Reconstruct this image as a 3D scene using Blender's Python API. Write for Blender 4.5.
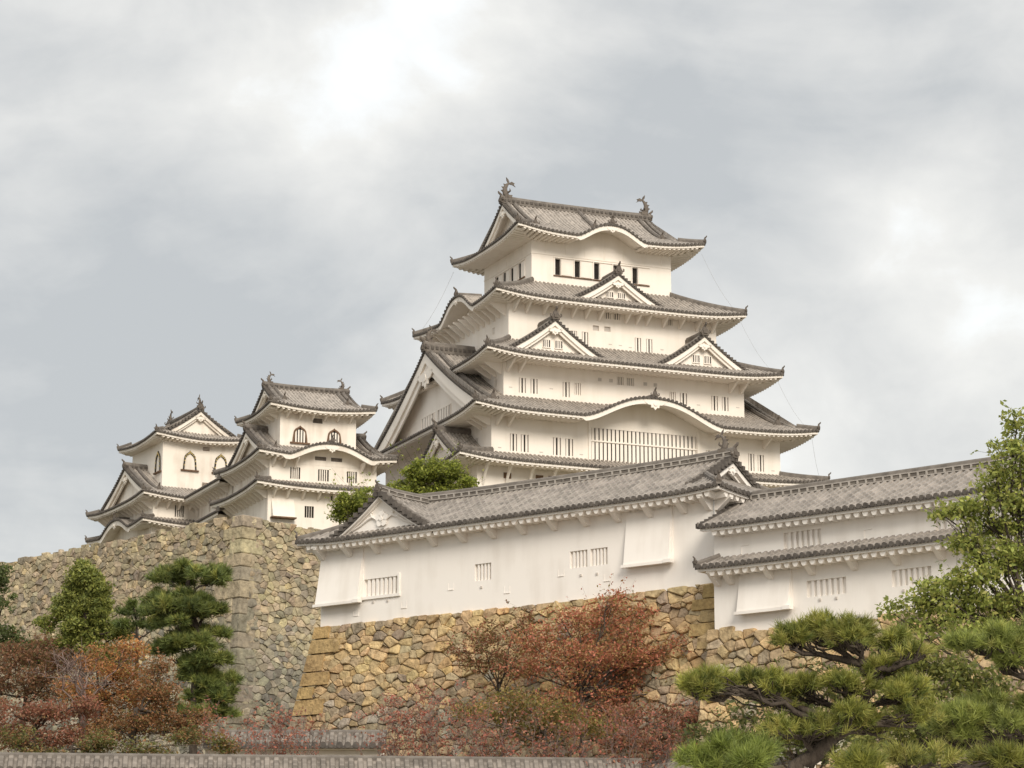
import bpy, math, random
import numpy as np
from mathutils import Vector

# ---------------------------------------------------------------- camera, sky, sun, exposure
scene = bpy.context.scene
for o in list(bpy.data.objects):
    bpy.data.objects.remove(o)
col = scene.collection
FPX = 2600.0                       # focal length in pixels of a 1024 wide frame
PITCH = math.radians(12.785)
CP, SP = math.cos(PITCH), math.sin(PITCH)
cam = bpy.data.cameras.new('camera')
cam.sensor_width = 36.0
cam.lens = FPX / 1024 * 36
cam.clip_start = 0.5
cam.clip_end = 9000
camo = bpy.data.objects.new('camera', cam)
col.objects.link(camo)
camo.location = (0, 0, 0)          # eye level is z = 0, the square lies 1.6 m below it
camo.rotation_euler = (math.radians(90) + PITCH, 0, 0)
scene.camera = camo

SUN_DIR = Vector((0.26, -0.80, 0.50)).normalized()     # towards the sun, behind the viewer's right shoulder
sun = bpy.data.lights.new('sun', 'SUN')
sun.energy = 1.5
sun.angle = math.radians(24)
sun.color = (1.0, 0.915, 0.80)
suno = bpy.data.objects.new('sun', sun)
suno.rotation_euler = SUN_DIR.to_track_quat('Z', 'Y').to_euler()
suno.location = SUN_DIR * 400
col.objects.link(suno)

scene.view_settings.view_transform = 'Standard'
scene.view_settings.look = 'None'
scene.view_settings.gamma = 1
scene.view_settings.exposure = 0.98
scene.view_settings.use_curve_mapping = False
scene.cycles.max_bounces = 7
scene.cycles.diffuse_bounces = 5
scene.cycles.glossy_bounces = 2
scene.cycles.transparent_max_bounces = 4
scene.cycles.use_denoising = True


def ray(px, py):
    X, U = (px - 512) / FPX, (384 - py) / FPX
    return Vector((X, CP - U * SP, SP + U * CP))


def at(px, py, Y):
    r = ray(px, py)
    return r * (Y / r.y)


def build_world():
    w = bpy.data.worlds.new('World')
    scene.world = w
    w.use_nodes = True
    nt = w.node_tree
    N, Lk = nt.nodes, nt.links
    N.clear()

    def nd(t, **k):
        n = N.new(t)
        for a, b in k.items():
            setattr(n, a, b)
        return n

    def math_(op, a, b=None, c=None):
        n = nd('ShaderNodeMath', operation=op)
        for i, v in enumerate((a, b, c)):
            if v is None:
                continue
            if isinstance(v, (int, float)):
                n.inputs[i].default_value = v
            else:
                Lk.new(v, n.inputs[i])
        return n.outputs[0]

    tc = nd('ShaderNodeTexCoord')
    sky = nd('ShaderNodeTexSky')
    sky.sky_type = 'NISHITA'
    sky.sun_disc = False
    sky.sun_elevation = math.asin(SUN_DIR.z)
    sky.sun_rotation = math.atan2(SUN_DIR.x, SUN_DIR.y)
    sky.air_density = 1.2
    sky.dust_density = 2.0
    bgs = nd('ShaderNodeBackground')
    bgs.inputs[1].default_value = 0.13
    Lk.new(sky.outputs[0], bgs.inputs[0])
    # cloud deck: large soft masses plus a finer drift
    mp = nd('ShaderNodeMapping')
    mp.inputs['Scale'].default_value = (1, 1, 1.6)
    mp.inputs['Location'].default_value = (0.35, 0.1, 0.55)
    Lk.new(tc.outputs['Generated'], mp.inputs[0])
    n1 = nd('ShaderNodeTexNoise')
    n1.inputs['Scale'].default_value = 5.5
    n1.inputs['Detail'].default_value = 7
    n1.inputs['Roughness'].default_value = 0.52
    n1.inputs['Distortion'].default_value = 0.5
    Lk.new(mp.outputs[0], n1.inputs[0])
    n2 = nd('ShaderNodeTexNoise')
    n2.inputs['Scale'].default_value = 24
    n2.inputs['Detail'].default_value = 9
    n2.inputs['Roughness'].default_value = 0.55
    n2.inputs['Distortion'].default_value = 0.3
    Lk.new(mp.outputs[0], n2.inputs[0])
    v = math_('MULTIPLY_ADD', n2.outputs[0], 0.32, -0.16)
    v = math_('ADD', n1.outputs[0], v)

    # thin and thick regions of the deck, as compass directions of the sky
    def blob(px, py, power, gain):
        d = ray(px, py).normalized()
        vm = nd('ShaderNodeVectorMath', operation='DOT_PRODUCT')
        nn = nd('ShaderNodeVectorMath', operation='NORMALIZE')
        Lk.new(tc.outputs['Generated'], nn.inputs[0])
        Lk.new(nn.outputs[0], vm.inputs[0])
        vm.inputs[1].default_value = d
        m = math_('MAXIMUM', vm.outputs['Value'], 0.0)
        m = math_('POWER', m, power)
        return math_('MULTIPLY', m, gain)
    for b in ((345, 75, 1100, .22), (400, 40, 500, .14), (470, 10, 1500, .08), (60, 200, 500, .05), (880, 215, 2200, .20), (990, 340, 900, .08), (860, 60, 700, -.08), (700, 110, 500, -.06),
              (150, 400, 420, -.33), (60, 150, 900, .06), (640, 90, 900, -.07), (560, 130, 1500, -.10), (440, 330, 1400, -.03), (960, 330, 700, .08), (620, 20, 700, -.05)):
        v = math_('ADD', v, blob(*b))
    cr = nd('ShaderNodeValToRGB')
    e = cr.color_ramp.elements
    e[0].position, e[0].color = 0.30, (0.425, 0.440, 0.450, 1)
    e[1].position, e[1].color = 0.84, (0.93, 0.925, 0.89, 1)
    m = e.new(0.50)
    m.color = (0.57, 0.572, 0.562, 1)
    m = e.new(0.66)
    m.color = (0.69, 0.685, 0.66, 1)
    Lk.new(v, cr.inputs[0])
    # an overcast sky is brightest overhead
    sx = nd('ShaderNodeSeparateXYZ')
    Lk.new(tc.outputs['Generated'], sx.inputs[0])
    z = math_('MAXIMUM', sx.outputs[2], 0.0)
    zz = math_('SUBTRACT', z, 0.36)
    zz = math_('MAXIMUM', zz, 0.0)
    lum = math_('MULTIPLY_ADD', zz, 1.15, 0.66)
    bgc = nd('ShaderNodeBackground')
    Lk.new(cr.outputs[0], bgc.inputs[0])
    Lk.new(lum, bgc.inputs[1])
    # a little blue shows where the deck is thinnest
    gap = nd('ShaderNodeMapRange')
    gap.inputs[1].default_value = 0.66
    gap.inputs[2].default_value = 0.92
    gap.inputs[3].default_value = 0.97
    gap.inputs[4].default_value = 0.70
    Lk.new(v, gap.inputs[0])
    mx = nd('ShaderNodeMixShader')
    Lk.new(gap.outputs[0], mx.inputs[0])
    Lk.new(bgs.outputs[0], mx.inputs[1])
    Lk.new(bgc.outputs[0], mx.inputs[2])
    out = nd('ShaderNodeOutputWorld')
    Lk.new(mx.outputs[0], out.inputs[0])


build_world()

# ---------------------------------------------------------------- materials


def new_mat(name, rough=0.85):
    m = bpy.data.materials.new(name)
    m.use_nodes = True
    b = m.node_tree.nodes['Principled BSDF']
    b.inputs['Roughness'].default_value = rough
    b.inputs['Specular IOR Level'].default_value = 0.25
    return m, m.node_tree, b


def noise_mat(name, c0, c1, scale, rough=0.85, bump=0.0, bscale=None, stretch=(1, 1, 1), attr=None, c2=None, detail=5):
    m, nt, b = new_mat(name, rough)
    N, Lk = nt.nodes, nt.links
    tc = N.new('ShaderNodeTexCoord')
    mp = N.new('ShaderNodeMapping')
    mp.inputs['Scale'].default_value = stretch
    Lk.new(tc.outputs['Object'], mp.inputs[0])
    n = N.new('ShaderNodeTexNoise')
    n.inputs['Scale'].default_value = scale
    n.inputs['Detail'].default_value = detail
    n.inputs['Roughness'].default_value = 0.6
    Lk.new(mp.outputs[0], n.inputs[0])
    r = N.new('ShaderNodeValToRGB')
    r.color_ramp.elements[0].position = 0.32
    r.color_ramp.elements[1].position = 0.68
    r.color_ramp.elements[0].color = (*c0, 1)
    r.color_ramp.elements[1].color = (*c1, 1)
    if c2:
        e = r.color_ramp.elements.new(0.5)
        e.color = (*c2, 1)
    Lk.new(n.outputs[0], r.inputs[0])
    out = r.outputs[0]
    if attr:
        a = N.new('ShaderNodeAttribute')
        a.attribute_name = attr
        mix = N.new('ShaderNodeMix')
        mix.data_type = 'RGBA'
        mix.blend_type = 'MULTIPLY'
        mix.inputs[0].default_value = 1
        Lk.new(a.outputs['Color'], mix.inputs[6])
        Lk.new(out, mix.inputs[7])
        out = mix.outputs[2]
    Lk.new(out, b.inputs['Base Color'])
    if bump:
        n2 = N.new('ShaderNodeTexNoise')
        n2.inputs['Scale'].default_value = bscale or scale * 3
        n2.inputs['Detail'].default_value = 9
        Lk.new(mp.outputs[0], n2.inputs[0])
        bp = N.new('ShaderNodeBump')
        bp.inputs['Strength'].default_value = bump
        bp.inputs['Distance'].default_value = 0.1
        Lk.new(n2.outputs[0], bp.inputs['Height'])
        Lk.new(bp.outputs[0], b.inputs['Normal'])
    return m


def plaster_mat(name, clean, stain):
    """lime plaster: faint clouding plus thin rain streaks that run down the wall"""
    m, nt, b = new_mat(name, 0.9)
    N, Lk = nt.nodes, nt.links
    tc = N.new('ShaderNodeTexCoord')

    def noise(sc, stretch, d=5):
        mp = N.new('ShaderNodeMapping')
        mp.inputs['Scale'].default_value = stretch
        Lk.new(tc.outputs['Object'], mp.inputs[0])
        n = N.new('ShaderNodeTexNoise')
        n.inputs['Scale'].default_value = sc
        n.inputs['Detail'].default_value = d
        Lk.new(mp.outputs[0], n.inputs[0])
        return n.outputs[0]
    a, c = noise(.45, (1, 1, 1)), noise(1.6, (1, 1, .12), 6)
    mx = N.new('ShaderNodeMath')
    mx.operation = 'MULTIPLY_ADD'
    mx.inputs[1].default_value = .5
    Lk.new(a, mx.inputs[0])
    md = N.new('ShaderNodeMath')
    md.operation = 'MULTIPLY'
    md.inputs[1].default_value = .5
    Lk.new(c, md.inputs[0])
    Lk.new(md.outputs[0], mx.inputs[2])
    r = N.new('ShaderNodeValToRGB')
    r.color_ramp.elements[0].position = .33
    r.color_ramp.elements[1].position = .52
    r.color_ramp.elements[0].color = (*stain, 1)
    r.color_ramp.elements[1].color = (*clean, 1)
    Lk.new(mx.outputs[0], r.inputs[0])
    Lk.new(r.outputs[0], b.inputs['Base Color'])
    return m


def tile_mat(name, c0, c1, joint, row=0.30, strength=0.75):
    """fired tile, clouded by age, with a lime joint across every course (UV y is metres up the slope)"""
    m, nt, b = new_mat(name, 0.7)
    N, Lk = nt.nodes, nt.links
    tc = N.new('ShaderNodeTexCoord')
    n = N.new('ShaderNodeTexNoise')
    n.inputs['Scale'].default_value = 1.3
    n.inputs['Detail'].default_value = 8
    n.inputs['Roughness'].default_value = 0.65
    Lk.new(tc.outputs['Object'], n.inputs[0])
    r = N.new('ShaderNodeValToRGB')
    r.color_ramp.elements[0].position = 0.3
    r.color_ramp.elements[1].position = 0.7
    r.color_ramp.elements[0].color = (*c0, 1)
    r.color_ramp.elements[1].color = (*c1, 1)
    Lk.new(n.outputs[0], r.inputs[0])
    s = N.new('ShaderNodeSeparateXYZ')
    Lk.new(tc.outputs['UV'], s.inputs[0])
    d = N.new('ShaderNodeMath')
    d.operation = 'DIVIDE'
    d.inputs[1].default_value = row
    Lk.new(s.outputs[1], d.inputs[0])
    fr = N.new('ShaderNodeMath')
    fr.operation = 'FRACT'
    Lk.new(d.outputs[0], fr.inputs[0])
    lt = N.new('ShaderNodeMath')
    lt.operation = 'LESS_THAN'
    lt.inputs[1].default_value = 0.30
    Lk.new(fr.outputs[0], lt.inputs[0])
    n2 = N.new('ShaderNodeTexNoise')
    n2.inputs['Scale'].default_value = 2.2
    n2.inputs['Detail'].default_value = 4
    Lk.new(tc.outputs['Object'], n2.inputs[0])
    mr = N.new('ShaderNodeMapRange')
    mr.inputs[1].default_value = .38
    mr.inputs[2].default_value = .62
    mr.inputs[3].default_value = strength * .35
    mr.inputs[4].default_value = strength
    Lk.new(n2.outputs[0], mr.inputs[0])
    mu = N.new('ShaderNodeMath')
    mu.operation = 'MULTIPLY'
    Lk.new(lt.outputs[0], mu.inputs[0])
    Lk.new(mr.outputs[0], mu.inputs[1])
    mix = N.new('ShaderNodeMix')
    mix.data_type = 'RGBA'
    Lk.new(mu.outputs[0], mix.inputs[0])
    # every tile fired a little lighter or darker than its neighbour
    cv = N.new('ShaderNodeVectorMath')
    cv.operation = 'DIVIDE'
    cv.inputs[1].default_value = (.36, row, 1)
    Lk.new(tc.outputs['UV'], cv.inputs[0])
    fl = N.new('ShaderNodeVectorMath')
    fl.operation = 'FLOOR'
    Lk.new(cv.outputs[0], fl.inputs[0])
    wn = N.new('ShaderNodeTexWhiteNoise')
    Lk.new(fl.outputs[0], wn.inputs[0])
    vr = N.new('ShaderNodeMapRange')
    vr.inputs[3].default_value = .74
    vr.inputs[4].default_value = 1.22
    Lk.new(wn.outputs[0], vr.inputs[0])
    tv = N.new('ShaderNodeVectorMath')
    tv.operation = 'SCALE'
    Lk.new(r.outputs[0], tv.inputs[0])
    Lk.new(vr.outputs[0], tv.inputs['Scale'])
    Lk.new(tv.outputs[0], mix.inputs[6])
    mix.inputs[7].default_value = (*joint, 1)
    Lk.new(mix.outputs[2], b.inputs['Base Color'])
    return m


def leaf_mat(name, trans=0.35):
    m = bpy.data.materials.new(name)
    m.use_nodes = True
    nt = m.node_tree
    N, Lk = nt.nodes, nt.links
    N.clear()
    a = N.new('ShaderNodeAttribute')
    a.attribute_name = 'Col'
    d = N.new('ShaderNodeBsdfPrincipled')
    d.inputs['Roughness'].default_value = 0.55
    d.inputs['Specular IOR Level'].default_value = 0.3
    t = N.new('ShaderNodeBsdfTranslucent')
    Lk.new(a.outputs['Color'], d.inputs['Base Color'])
    Lk.new(a.outputs['Color'], t.inputs['Color'])
    mx = N.new('ShaderNodeMixShader')
    mx.inputs[0].default_value = trans
    Lk.new(d.outputs[0], mx.inputs[1])
    Lk.new(t.outputs[0], mx.inputs[2])
    o = N.new('ShaderNodeOutputMaterial')
    Lk.new(mx.outputs[0], o.inputs[0])
    return m


M = {}
M['plaster'] = plaster_mat('keep_plaster', (0.825, 0.765, 0.69), (0.765, 0.70, 0.615))
M['plaster_near'] = plaster_mat('turret_plaster', (0.84, 0.795, 0.74), (0.745, 0.695, 0.635))
M['plaster_worn'] = plaster_mat('small_keep_plaster', (0.81, 0.75, 0.665), (0.64, 0.565, 0.48))
M['tile'] = tile_mat('roof_tile', (0.225, 0.198, 0.17), (0.365, 0.322, 0.278), (0.43, 0.385, 0.338))
M['tile_near'] = tile_mat('turret_roof_tile', (0.175, 0.155, 0.135), (0.295, 0.262, 0.23), (0.41, 0.37, 0.325), 0.33, 0.45)
M['tile_dark'] = noise_mat('eave_tile', (0.068, 0.059, 0.052), (0.135, 0.118, 0.102), 2.5)
M['ridge'] = noise_mat('ridge_tile', (0.11, 0.096, 0.083), (0.20, 0.176, 0.152), 2.0)
M['ridge_lime'] = noise_mat('ridge_lime', (0.31, 0.28, 0.245), (0.41, 0.375, 0.335), 2.0)
M['bronze'] = noise_mat('ornament_tile', (0.09, 0.075, 0.065), (0.17, 0.145, 0.12), 4.0)
M['dark'] = noise_mat('dark_interior', (0.012, 0.010, 0.009), (0.03, 0.025, 0.02), 1.0)
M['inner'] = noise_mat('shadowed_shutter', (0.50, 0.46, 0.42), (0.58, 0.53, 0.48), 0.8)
M['wood'] = noise_mat('brown_wood', (0.11, 0.065, 0.04), (0.19, 0.12, 0.075), 3.0, stretch=(1, 1, .2))
M['gold'] = noise_mat('black_gold_trim', (0.03, 0.025, 0.02), (0.40, 0.29, 0.11), 9.0)
M['stone_old'] = noise_mat('weathered_stone', (0.62, 0.60, 0.56), (1.25, 1.22, 1.15), 2.2, 0.95, 0.9, 5, attr='Col', c2=(0.95, 0.94, 0.92))
M['stone_fresh'] = noise_mat('ochre_stone', (0.60, 0.57, 0.53), (1.22, 1.2, 1.15), 2.6, 0.95, 0.9, 6, attr='Col', c2=(0.95, 0.94, 0.92))
M['gap'] = noise_mat('stone_joint_earth', (0.10, 0.083, 0.058), (0.20, 0.168, 0.12), 3.0, 1.0)
M['bark'] = noise_mat('tree_bark', (0.035, 0.026, 0.02), (0.10, 0.08, 0.062), 6.0, 0.95, 0.8, 14, stretch=(1, 1, .3))
M['bark_pale'] = noise_mat('pale_bark', (0.14, 0.12, 0.10), (0.30, 0.27, 0.235), 5.0, 0.95, 0.6, 14)
M['leaf'] = leaf_mat('leaf', 0.42)
M['needle'] = leaf_mat('pine_needle', 0.18)
M['ground'] = noise_mat('hill_soil', (0.055, 0.05, 0.025), (0.12, 0.105, 0.06), 0.25, 1.0, 0.5, 2)
M['gravel'] = noise_mat('castle_square_gravel', (0.40, 0.365, 0.315), (0.52, 0.475, 0.42), 0.6, 1.0)
M['twig'] = noise_mat('red_twig', (0.13, 0.09, 0.075), (0.24, 0.175, 0.15), 5.0, 0.9)
M['coping_tile'] = tile_mat('coping_tile', (0.11, 0.094, 0.078), (0.24, 0.207, 0.175), (0.32, 0.28, 0.24), 0.30, 0.35)
M['steel'] = noise_mat('grey_cable', (0.30, 0.30, 0.30), (0.38, 0.38, 0.38), 1.0, 0.5)

# ---------------------------------------------------------------- mesh helpers


class MB:
    def __init__(self, T=None):
        self.v, self.f, self.m, self.uv, self.c = [], [], [], [], []
        self.T = T or (lambda x, y, z: (x, y, z))

    def p(self, x, y, z, uv=(0.0, 0.0), c=None):
        self.v.append(self.T(x, y, z))
        self.uv.append(uv)
        if c is not None:
            self.c.append(c)
        return len(self.v) - 1

    def face(self, idx, mi=0):
        self.f.append(idx)
        self.m.append(mi)

    def quad(self, a, b, c, d, mi=0):
        i = [self.p(*q) for q in (a, b, c, d)]
        self.face(i, mi)

    def poly(self, pts, mi=0):
        self.face([self.p(*q) for q in pts], mi)

    def box(self, x0, x1, y0, y1, z0, z1, mi=0):
        i = [self.p(x, y, z) for z in (z0, z1) for y in (y0, y1) for x in (x0, x1)]
        for q in ((0, 2, 3, 1), (4, 5, 7, 6), (0, 1, 5, 4), (2, 6, 7, 3), (0, 4, 6, 2), (1, 3, 7, 5)):
            self.face([i[k] for k in q], mi)

    def prism(self, outline, y0, y1, mi=0):
        """outline in x,z extruded in y"""
        a = [self.p(x, y0, z) for x, z in outline]
        b = [self.p(x, y1, z) for x, z in outline]
        n = len(outline)
        self.face(a, mi)
        self.face(b[::-1], mi)
        for k in range(n):
            self.face([a[k], b[k], b[(k + 1) % n], a[(k + 1) % n]], mi)

    def tube(self, pts, rad, n=6, mi=0, flat=1.0):
        pts = [Vector(p) for p in pts]
        rings = []
        for k, p in enumerate(pts):
            d = (pts[min(k + 1, len(pts) - 1)] - pts[max(k - 1, 0)])
            if d.length < 1e-6:
                d = Vector((0, 0, 1))
            d.normalize()
            u = d.cross(Vector((0, 1, 0)) if abs(d.y) < .9 else Vector((1, 0, 0))).normalized()
            w = d.cross(u)
            r = rad[k] if hasattr(rad, '__len__') else rad
            rings.append([self.p(*(p + u * (r * math.cos(t)) + w * (r * flat * math.sin(t)))) for t in [2 * math.pi * j / n for j in range(n)]])
        for a, b in zip(rings, rings[1:]):
            for j in range(n):
                self.face([a[j], a[(j + 1) % n], b[(j + 1) % n], b[j]], mi)
        self.face(rings[0][::-1], mi)
        self.face(rings[-1], mi)

    def ridge(self, pts, w, h, mi=0):
        """a rounded ridge stack swept along a polyline"""
        pts = [Vector(p) for p in pts]
        prof = ((-.5, -.25), (-.5, .55), (-.38, .62), (-.3, .86), (-.14, 1), (.14, 1), (.3, .86), (.38, .62), (.5, .55), (.5, -.25))
        rings = []
        for k, p in enumerate(pts):
            d = pts[min(k + 1, len(pts) - 1)] - pts[max(k - 1, 0)]
            d.z = 0
            d.normalize()
            s = Vector((-d.y, d.x, 0))
            rings.append([self.p(*(p + s * (a * w) + Vector((0, 0, b * h)))) for a, b in prof])
        n = len(prof)
        for a, b in zip(rings, rings[1:]):
            for j in range(n):
                self.face([a[j], a[(j + 1) % n], b[(j + 1) % n], b[j]], mi)
        self.face(rings[0][::-1], mi)
        self.face(rings[-1], mi)

    def build(self, name, mats, parent=None, smooth=False):
        if not self.v:
            return None
        me = bpy.data.meshes.new(name)
        me.from_pydata(self.v, [], self.f)
        if not isinstance(mats, (list, tuple)):
            mats = [mats]
        for m in mats:
            me.materials.append(m)
        me.polygons.foreach_set('material_index', self.m)
        ul = me.uv_layers.new(name='UVMap')
        li = np.zeros(len(me.loops), dtype=np.int32)
        me.loops.foreach_get('vertex_index', li)
        ul.data.foreach_set('uv', np.asarray(self.uv, dtype=np.float32)[li].ravel())
        if len(self.c) == len(self.v):
            ca = me.color_attributes.new('Col', 'FLOAT_COLOR', 'POINT')
            cc = np.ones((len(self.v), 4), dtype=np.float32)
            cc[:, :3] = np.asarray(self.c, dtype=np.float32)
            ca.data.foreach_set('color', cc.ravel())
        if smooth:
            me.polygons.foreach_set('use_smooth', [True] * len(me.polygons))
        me.update()
        o = bpy.data.objects.new(name, me)
        col.objects.link(o)
        if parent:
            o.parent = parent
        return o


def quads_object(name, verts, colors, mat, parent, nper=4):
    """many loose little faces as one mesh (leaves, needles)"""
    n = len(verts) // nper
    me = bpy.data.meshes.new(name)
    me.vertices.add(len(verts))
    me.vertices.foreach_set('co', np.asarray(verts, dtype=np.float32).ravel())
    me.loops.add(len(verts))
    me.loops.foreach_set('vertex_index', np.arange(len(verts), dtype=np.int32))
    me.polygons.add(n)
    me.polygons.foreach_set('loop_start', np.arange(0, len(verts), nper, dtype=np.int32))
    try:
        me.polygons.foreach_set('loop_total', np.full(n, nper, dtype=np.int32))
    except Exception:
        pass
    me.update(calc_edges=True)
    ca = me.color_attributes.new('Col', 'FLOAT_COLOR', 'POINT')
    cc = np.ones((len(verts), 4), dtype=np.float32)
    cc[:, :3] = np.repeat(np.asarray(colors, dtype=np.float32), nper, axis=0)
    ca.data.foreach_set('color', cc.ravel())
    me.materials.append(mat)
    o = bpy.data.objects.new(name, me)
    col.objects.link(o)
    if parent:
        o.parent = parent
    return o


def empty(name, loc, yaw=0.0):
    o = bpy.data.objects.new(name, None)
    o.empty_display_size = 0.5
    o.location = loc
    o.rotation_euler = (0, 0, math.radians(yaw))
    col.objects.link(o)
    return o


def tag(o, label=None, cat=None, group=None, kind=None):
    for k, v in (('label', label), ('category', cat), ('group', group), ('kind', kind)):
        if v:
            o[k] = v
    return o


def side_T(side, off, s0=0.0):
    """local frame of one face of a building: x across (to the viewer's right), y into the building, z up"""
    if side == 'S':
        return lambda x, y, z: (x + s0, y - off, z)
    if side == 'E':
        return lambda x, y, z: (off - y, x + s0, z)
    if side == 'N':
        return lambda x, y, z: (-x - s0, off - y, z)
    return lambda x, y, z: (y - off, -x - s0, z)


def compose(A, B):
    return (lambda x, y, z: A(*B(x, y, z))) if A else B


# ---------------------------------------------------------------- castle building kit


def tile_sheet(mb, P, s0, s1, tmax, n, pitch, r, cap=True, mi=0, mcap=1, out=None, drop=0.11):
    """a tiled slope: pan tiles with a round rib every pitch.  P(s, t) gives the point, t runs up the slope."""
    k = max(1, int(round((s1 - s0) / pitch)))
    pt = (s1 - s0) / k
    cols = []
    for i in range(k):
        c = s0 + pt * (i + .5)
        for ds, hz in ((-r, 0), (-.6 * r, .82 * r), (.6 * r, .82 * r), (r, 0)):
            cols.append((c + ds, hz))
    cols = [(s0, 0)] + cols + [(s1, 0)]
    prev = None
    for s, hz in cols:
        tm = tmax(s)
        cur = []
        for j in range(n + 1):
            t = tm * j / n
            x, y, z = P(s, t)
            cur.append(mb.p(x, y, z + hz, (s, t)))
        if prev:
            for j in range(n):
                mb.face([prev[j], cur[j], cur[j + 1], prev[j + 1]], mi)
        prev = cur
    if cap:
        for i in range(k):
            c = s0 + pt * (i + .5)
            if tmax(c) < .12:
                continue
            ring0, ring1 = [], []
            rr = r * 1.12
            for q in range(8):
                a = math.pi * 2 * q / 8
                x, y, z = P(c + rr * math.cos(a), -.05)
                zc = P(c, 0)[2]
                ring0.append(mb.p(x, y, zc + .22 * r + rr * math.sin(a)))
                x, y, z = P(c + rr * math.cos(a), .08)
                ring1.append(mb.p(x, y, zc + .22 * r + rr * math.sin(a)))
            mb.face(ring0, mcap)
            for q in range(8):
                mb.face([ring0[q], ring0[(q + 1) % 8], ring1[(q + 1) % 8], ring1[q]], mcap)
        # drip edge of the pan tiles, hanging lowest between two ribs
        prev = None
        for i in range(k * 2 + 1):
            s = s0 + pt * i / 2
            x, y, z = P(s, -.015)
            d = drop * (1.0 if i % 2 == 0 else .55)
            cur = (mb.p(x, y, z + .01), mb.p(x, y, z - d))
            if prev:
                mb.face([prev[0], cur[0], cur[1], prev[1]], mcap)
            prev = cur


_orn_mesh = {}


def ridge_ornament(parent, pos, direction, size, name='ridge_end_tile'):
    """demon-face end tile: a shouldered block, side scrolls and a horn that kicks outwards and up"""
    key = 'orn'
    if key not in _orn_mesh:
        mb = MB()
        mb.prism([(-.42, -.15), (.42, -.15), (.46, .2), (.3, .42), (.2, .72), (0, .86), (-.2, .72), (-.3, .42), (-.46, .2)], -.12, .14)
        mb.prism([(-.2, .05), (.2, .05), (.24, .4), (0, .55), (-.24, .4)], -.22, -.10)
        for s in (-1, 1):
            mb.tube([(s * .4, 0, .1), (s * .6, -.02, .2), (s * .62, -.02, .42), (s * .48, 0, .5)], [.11, .1, .08, .03], 5)
        mb.tube([(0, .05, .78), (0, -.12, .95), (0, -.30, 1.08), (0, -.36, 1.25)], [.15, .14, .12, .08], 6)
        o = mb.build(name, M['bronze'], parent)
        _orn_mesh[key] = o.data
    else:
        o = bpy.data.objects.new(name, _orn_mesh[key])
        col.objects.link(o)
        o.parent = parent
    o.location = pos
    o.rotation_euler = (0, 0, math.atan2(direction[1], direction[0]) + math.pi / 2)
    o.scale = (size, size, size)
    return o


def fish_ornament(parent, T, x, z, inward, size, mat=None):
    """roof-end fish: head down on the ridge, body arched, forked tail curling inwards"""
    mb = MB(T)
    q = inward

    def tr(px_, pz):
        return (x + q * px_ * size, z + pz * size)
    mb.box(x - .38 * size, x + .38 * size, -.3 * size, .3 * size, z - .2 * size, z + .22 * size)
    body = [(-.05, .05), (-.22, .35), (-.3, .7), (-.24, 1.05), (-.05, 1.36), (.16, 1.56)]
    rad = [.3, .34, .29, .22, .15, .09]
    mb.tube([(tr(a, b)[0], 0, tr(a, b)[1]) for a, b in body], [r * size for r in rad], 8, 0, .8)
    mb.tube([(tr(.05, .12)[0], 0, tr(.05, .12)[1]), (tr(.38, .16)[0], 0, tr(.38, .16)[1]), (tr(.5, .3)[0], 0, tr(.5, .3)[1])], [.24 * size, .17 * size, .06 * size], 6)
    for fin in ([(.08, 1.48), (-.12, 1.78), (-.16, 2.12), (.05, 1.92), (.2, 1.62)], [(.1, 1.5), (.42, 1.72), (.78, 1.56), (.66, 1.42), (.86, 1.2), (.5, 1.38), (.26, 1.38)]):
        mb.prism([tr(a, b) for a, b in fin], -.05 * size, .05 * size)
    for fin in ([(-.48, .45), (-.76, .72), (-.46, .78)], [(-.46, .82), (-.68, 1.1), (-.36, 1.1)], [(-.34, 1.12), (-.46, 1.42), (-.14, 1.38)]):
        mb.prism([tr(a, b) for a, b in fin], -.04 * size, .04 * size)
    for s in (-1, 1):
        mb.tube([(tr(0, .5)[0], s * .2 * size, tr(0, .5)[1]), (tr(.12, .62)[0], s * .42 * size, tr(.12, .62)[1]), (tr(.02, .85)[0], s * .5 * size, tr(.02, .85)[1])], [.12 * size, .1 * size, .02 * size], 5)
    return mb.build('fish_ornament', mat or M['bronze'], parent)


def lattice_ridge(mb, pts, w, h, step=.42, lime=1):
    """near ridges: two lime courses with squares of dark tile between pale uprights"""
    pts = [Vector(p) for p in pts]
    mb.ridge(pts, w, h, 0)
    for a, b in zip(pts, pts[1:]):
        d = b - a
        L = d.length
        d.normalize()
        s = Vector((-d.y, d.x, 0)).normalized()
        for sg in (-1, 1):
            for z0, z1, o in ((-.02, .08, .035), (.44, .53, .04)):
                A = a + s * sg * (w / 2 + o)
                B = b + s * sg * (w / 2 + o)
                A2, B2 = a + s * sg * (w / 2 - .02), b + s * sg * (w / 2 - .02)
                i = [mb.p(*(q + Vector((0, 0, zz * h)))) for zz in (z0, z1) for q in (A, B, B2, A2)]
                mb.face([i[0], i[1], i[5], i[4]], lime)
                mb.face([i[4], i[5], i[6], i[7]], lime)
                mb.face([i[0], i[3], i[2], i[1]], lime)
            n = int(L / step)
            for k in range(n + 1):
                c = a + d * (k * L / max(n, 1)) + s * sg * (w / 2 + .01)
                e, g = d * .045, s * sg * .03
                i = [mb.p(*(c + u * e + v * g + Vector((0, 0, zz * h)))) for zz in (.08, .44) for u, v in ((-1, -1), (1, -1), (1, 1), (-1, 1))]
                mb.face([i[2], i[3], i[7], i[6]], lime)
                mb.face([i[1], i[2], i[6], i[5]], lime)
                mb.face([i[3], i[0], i[4], i[7]], lime)


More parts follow.
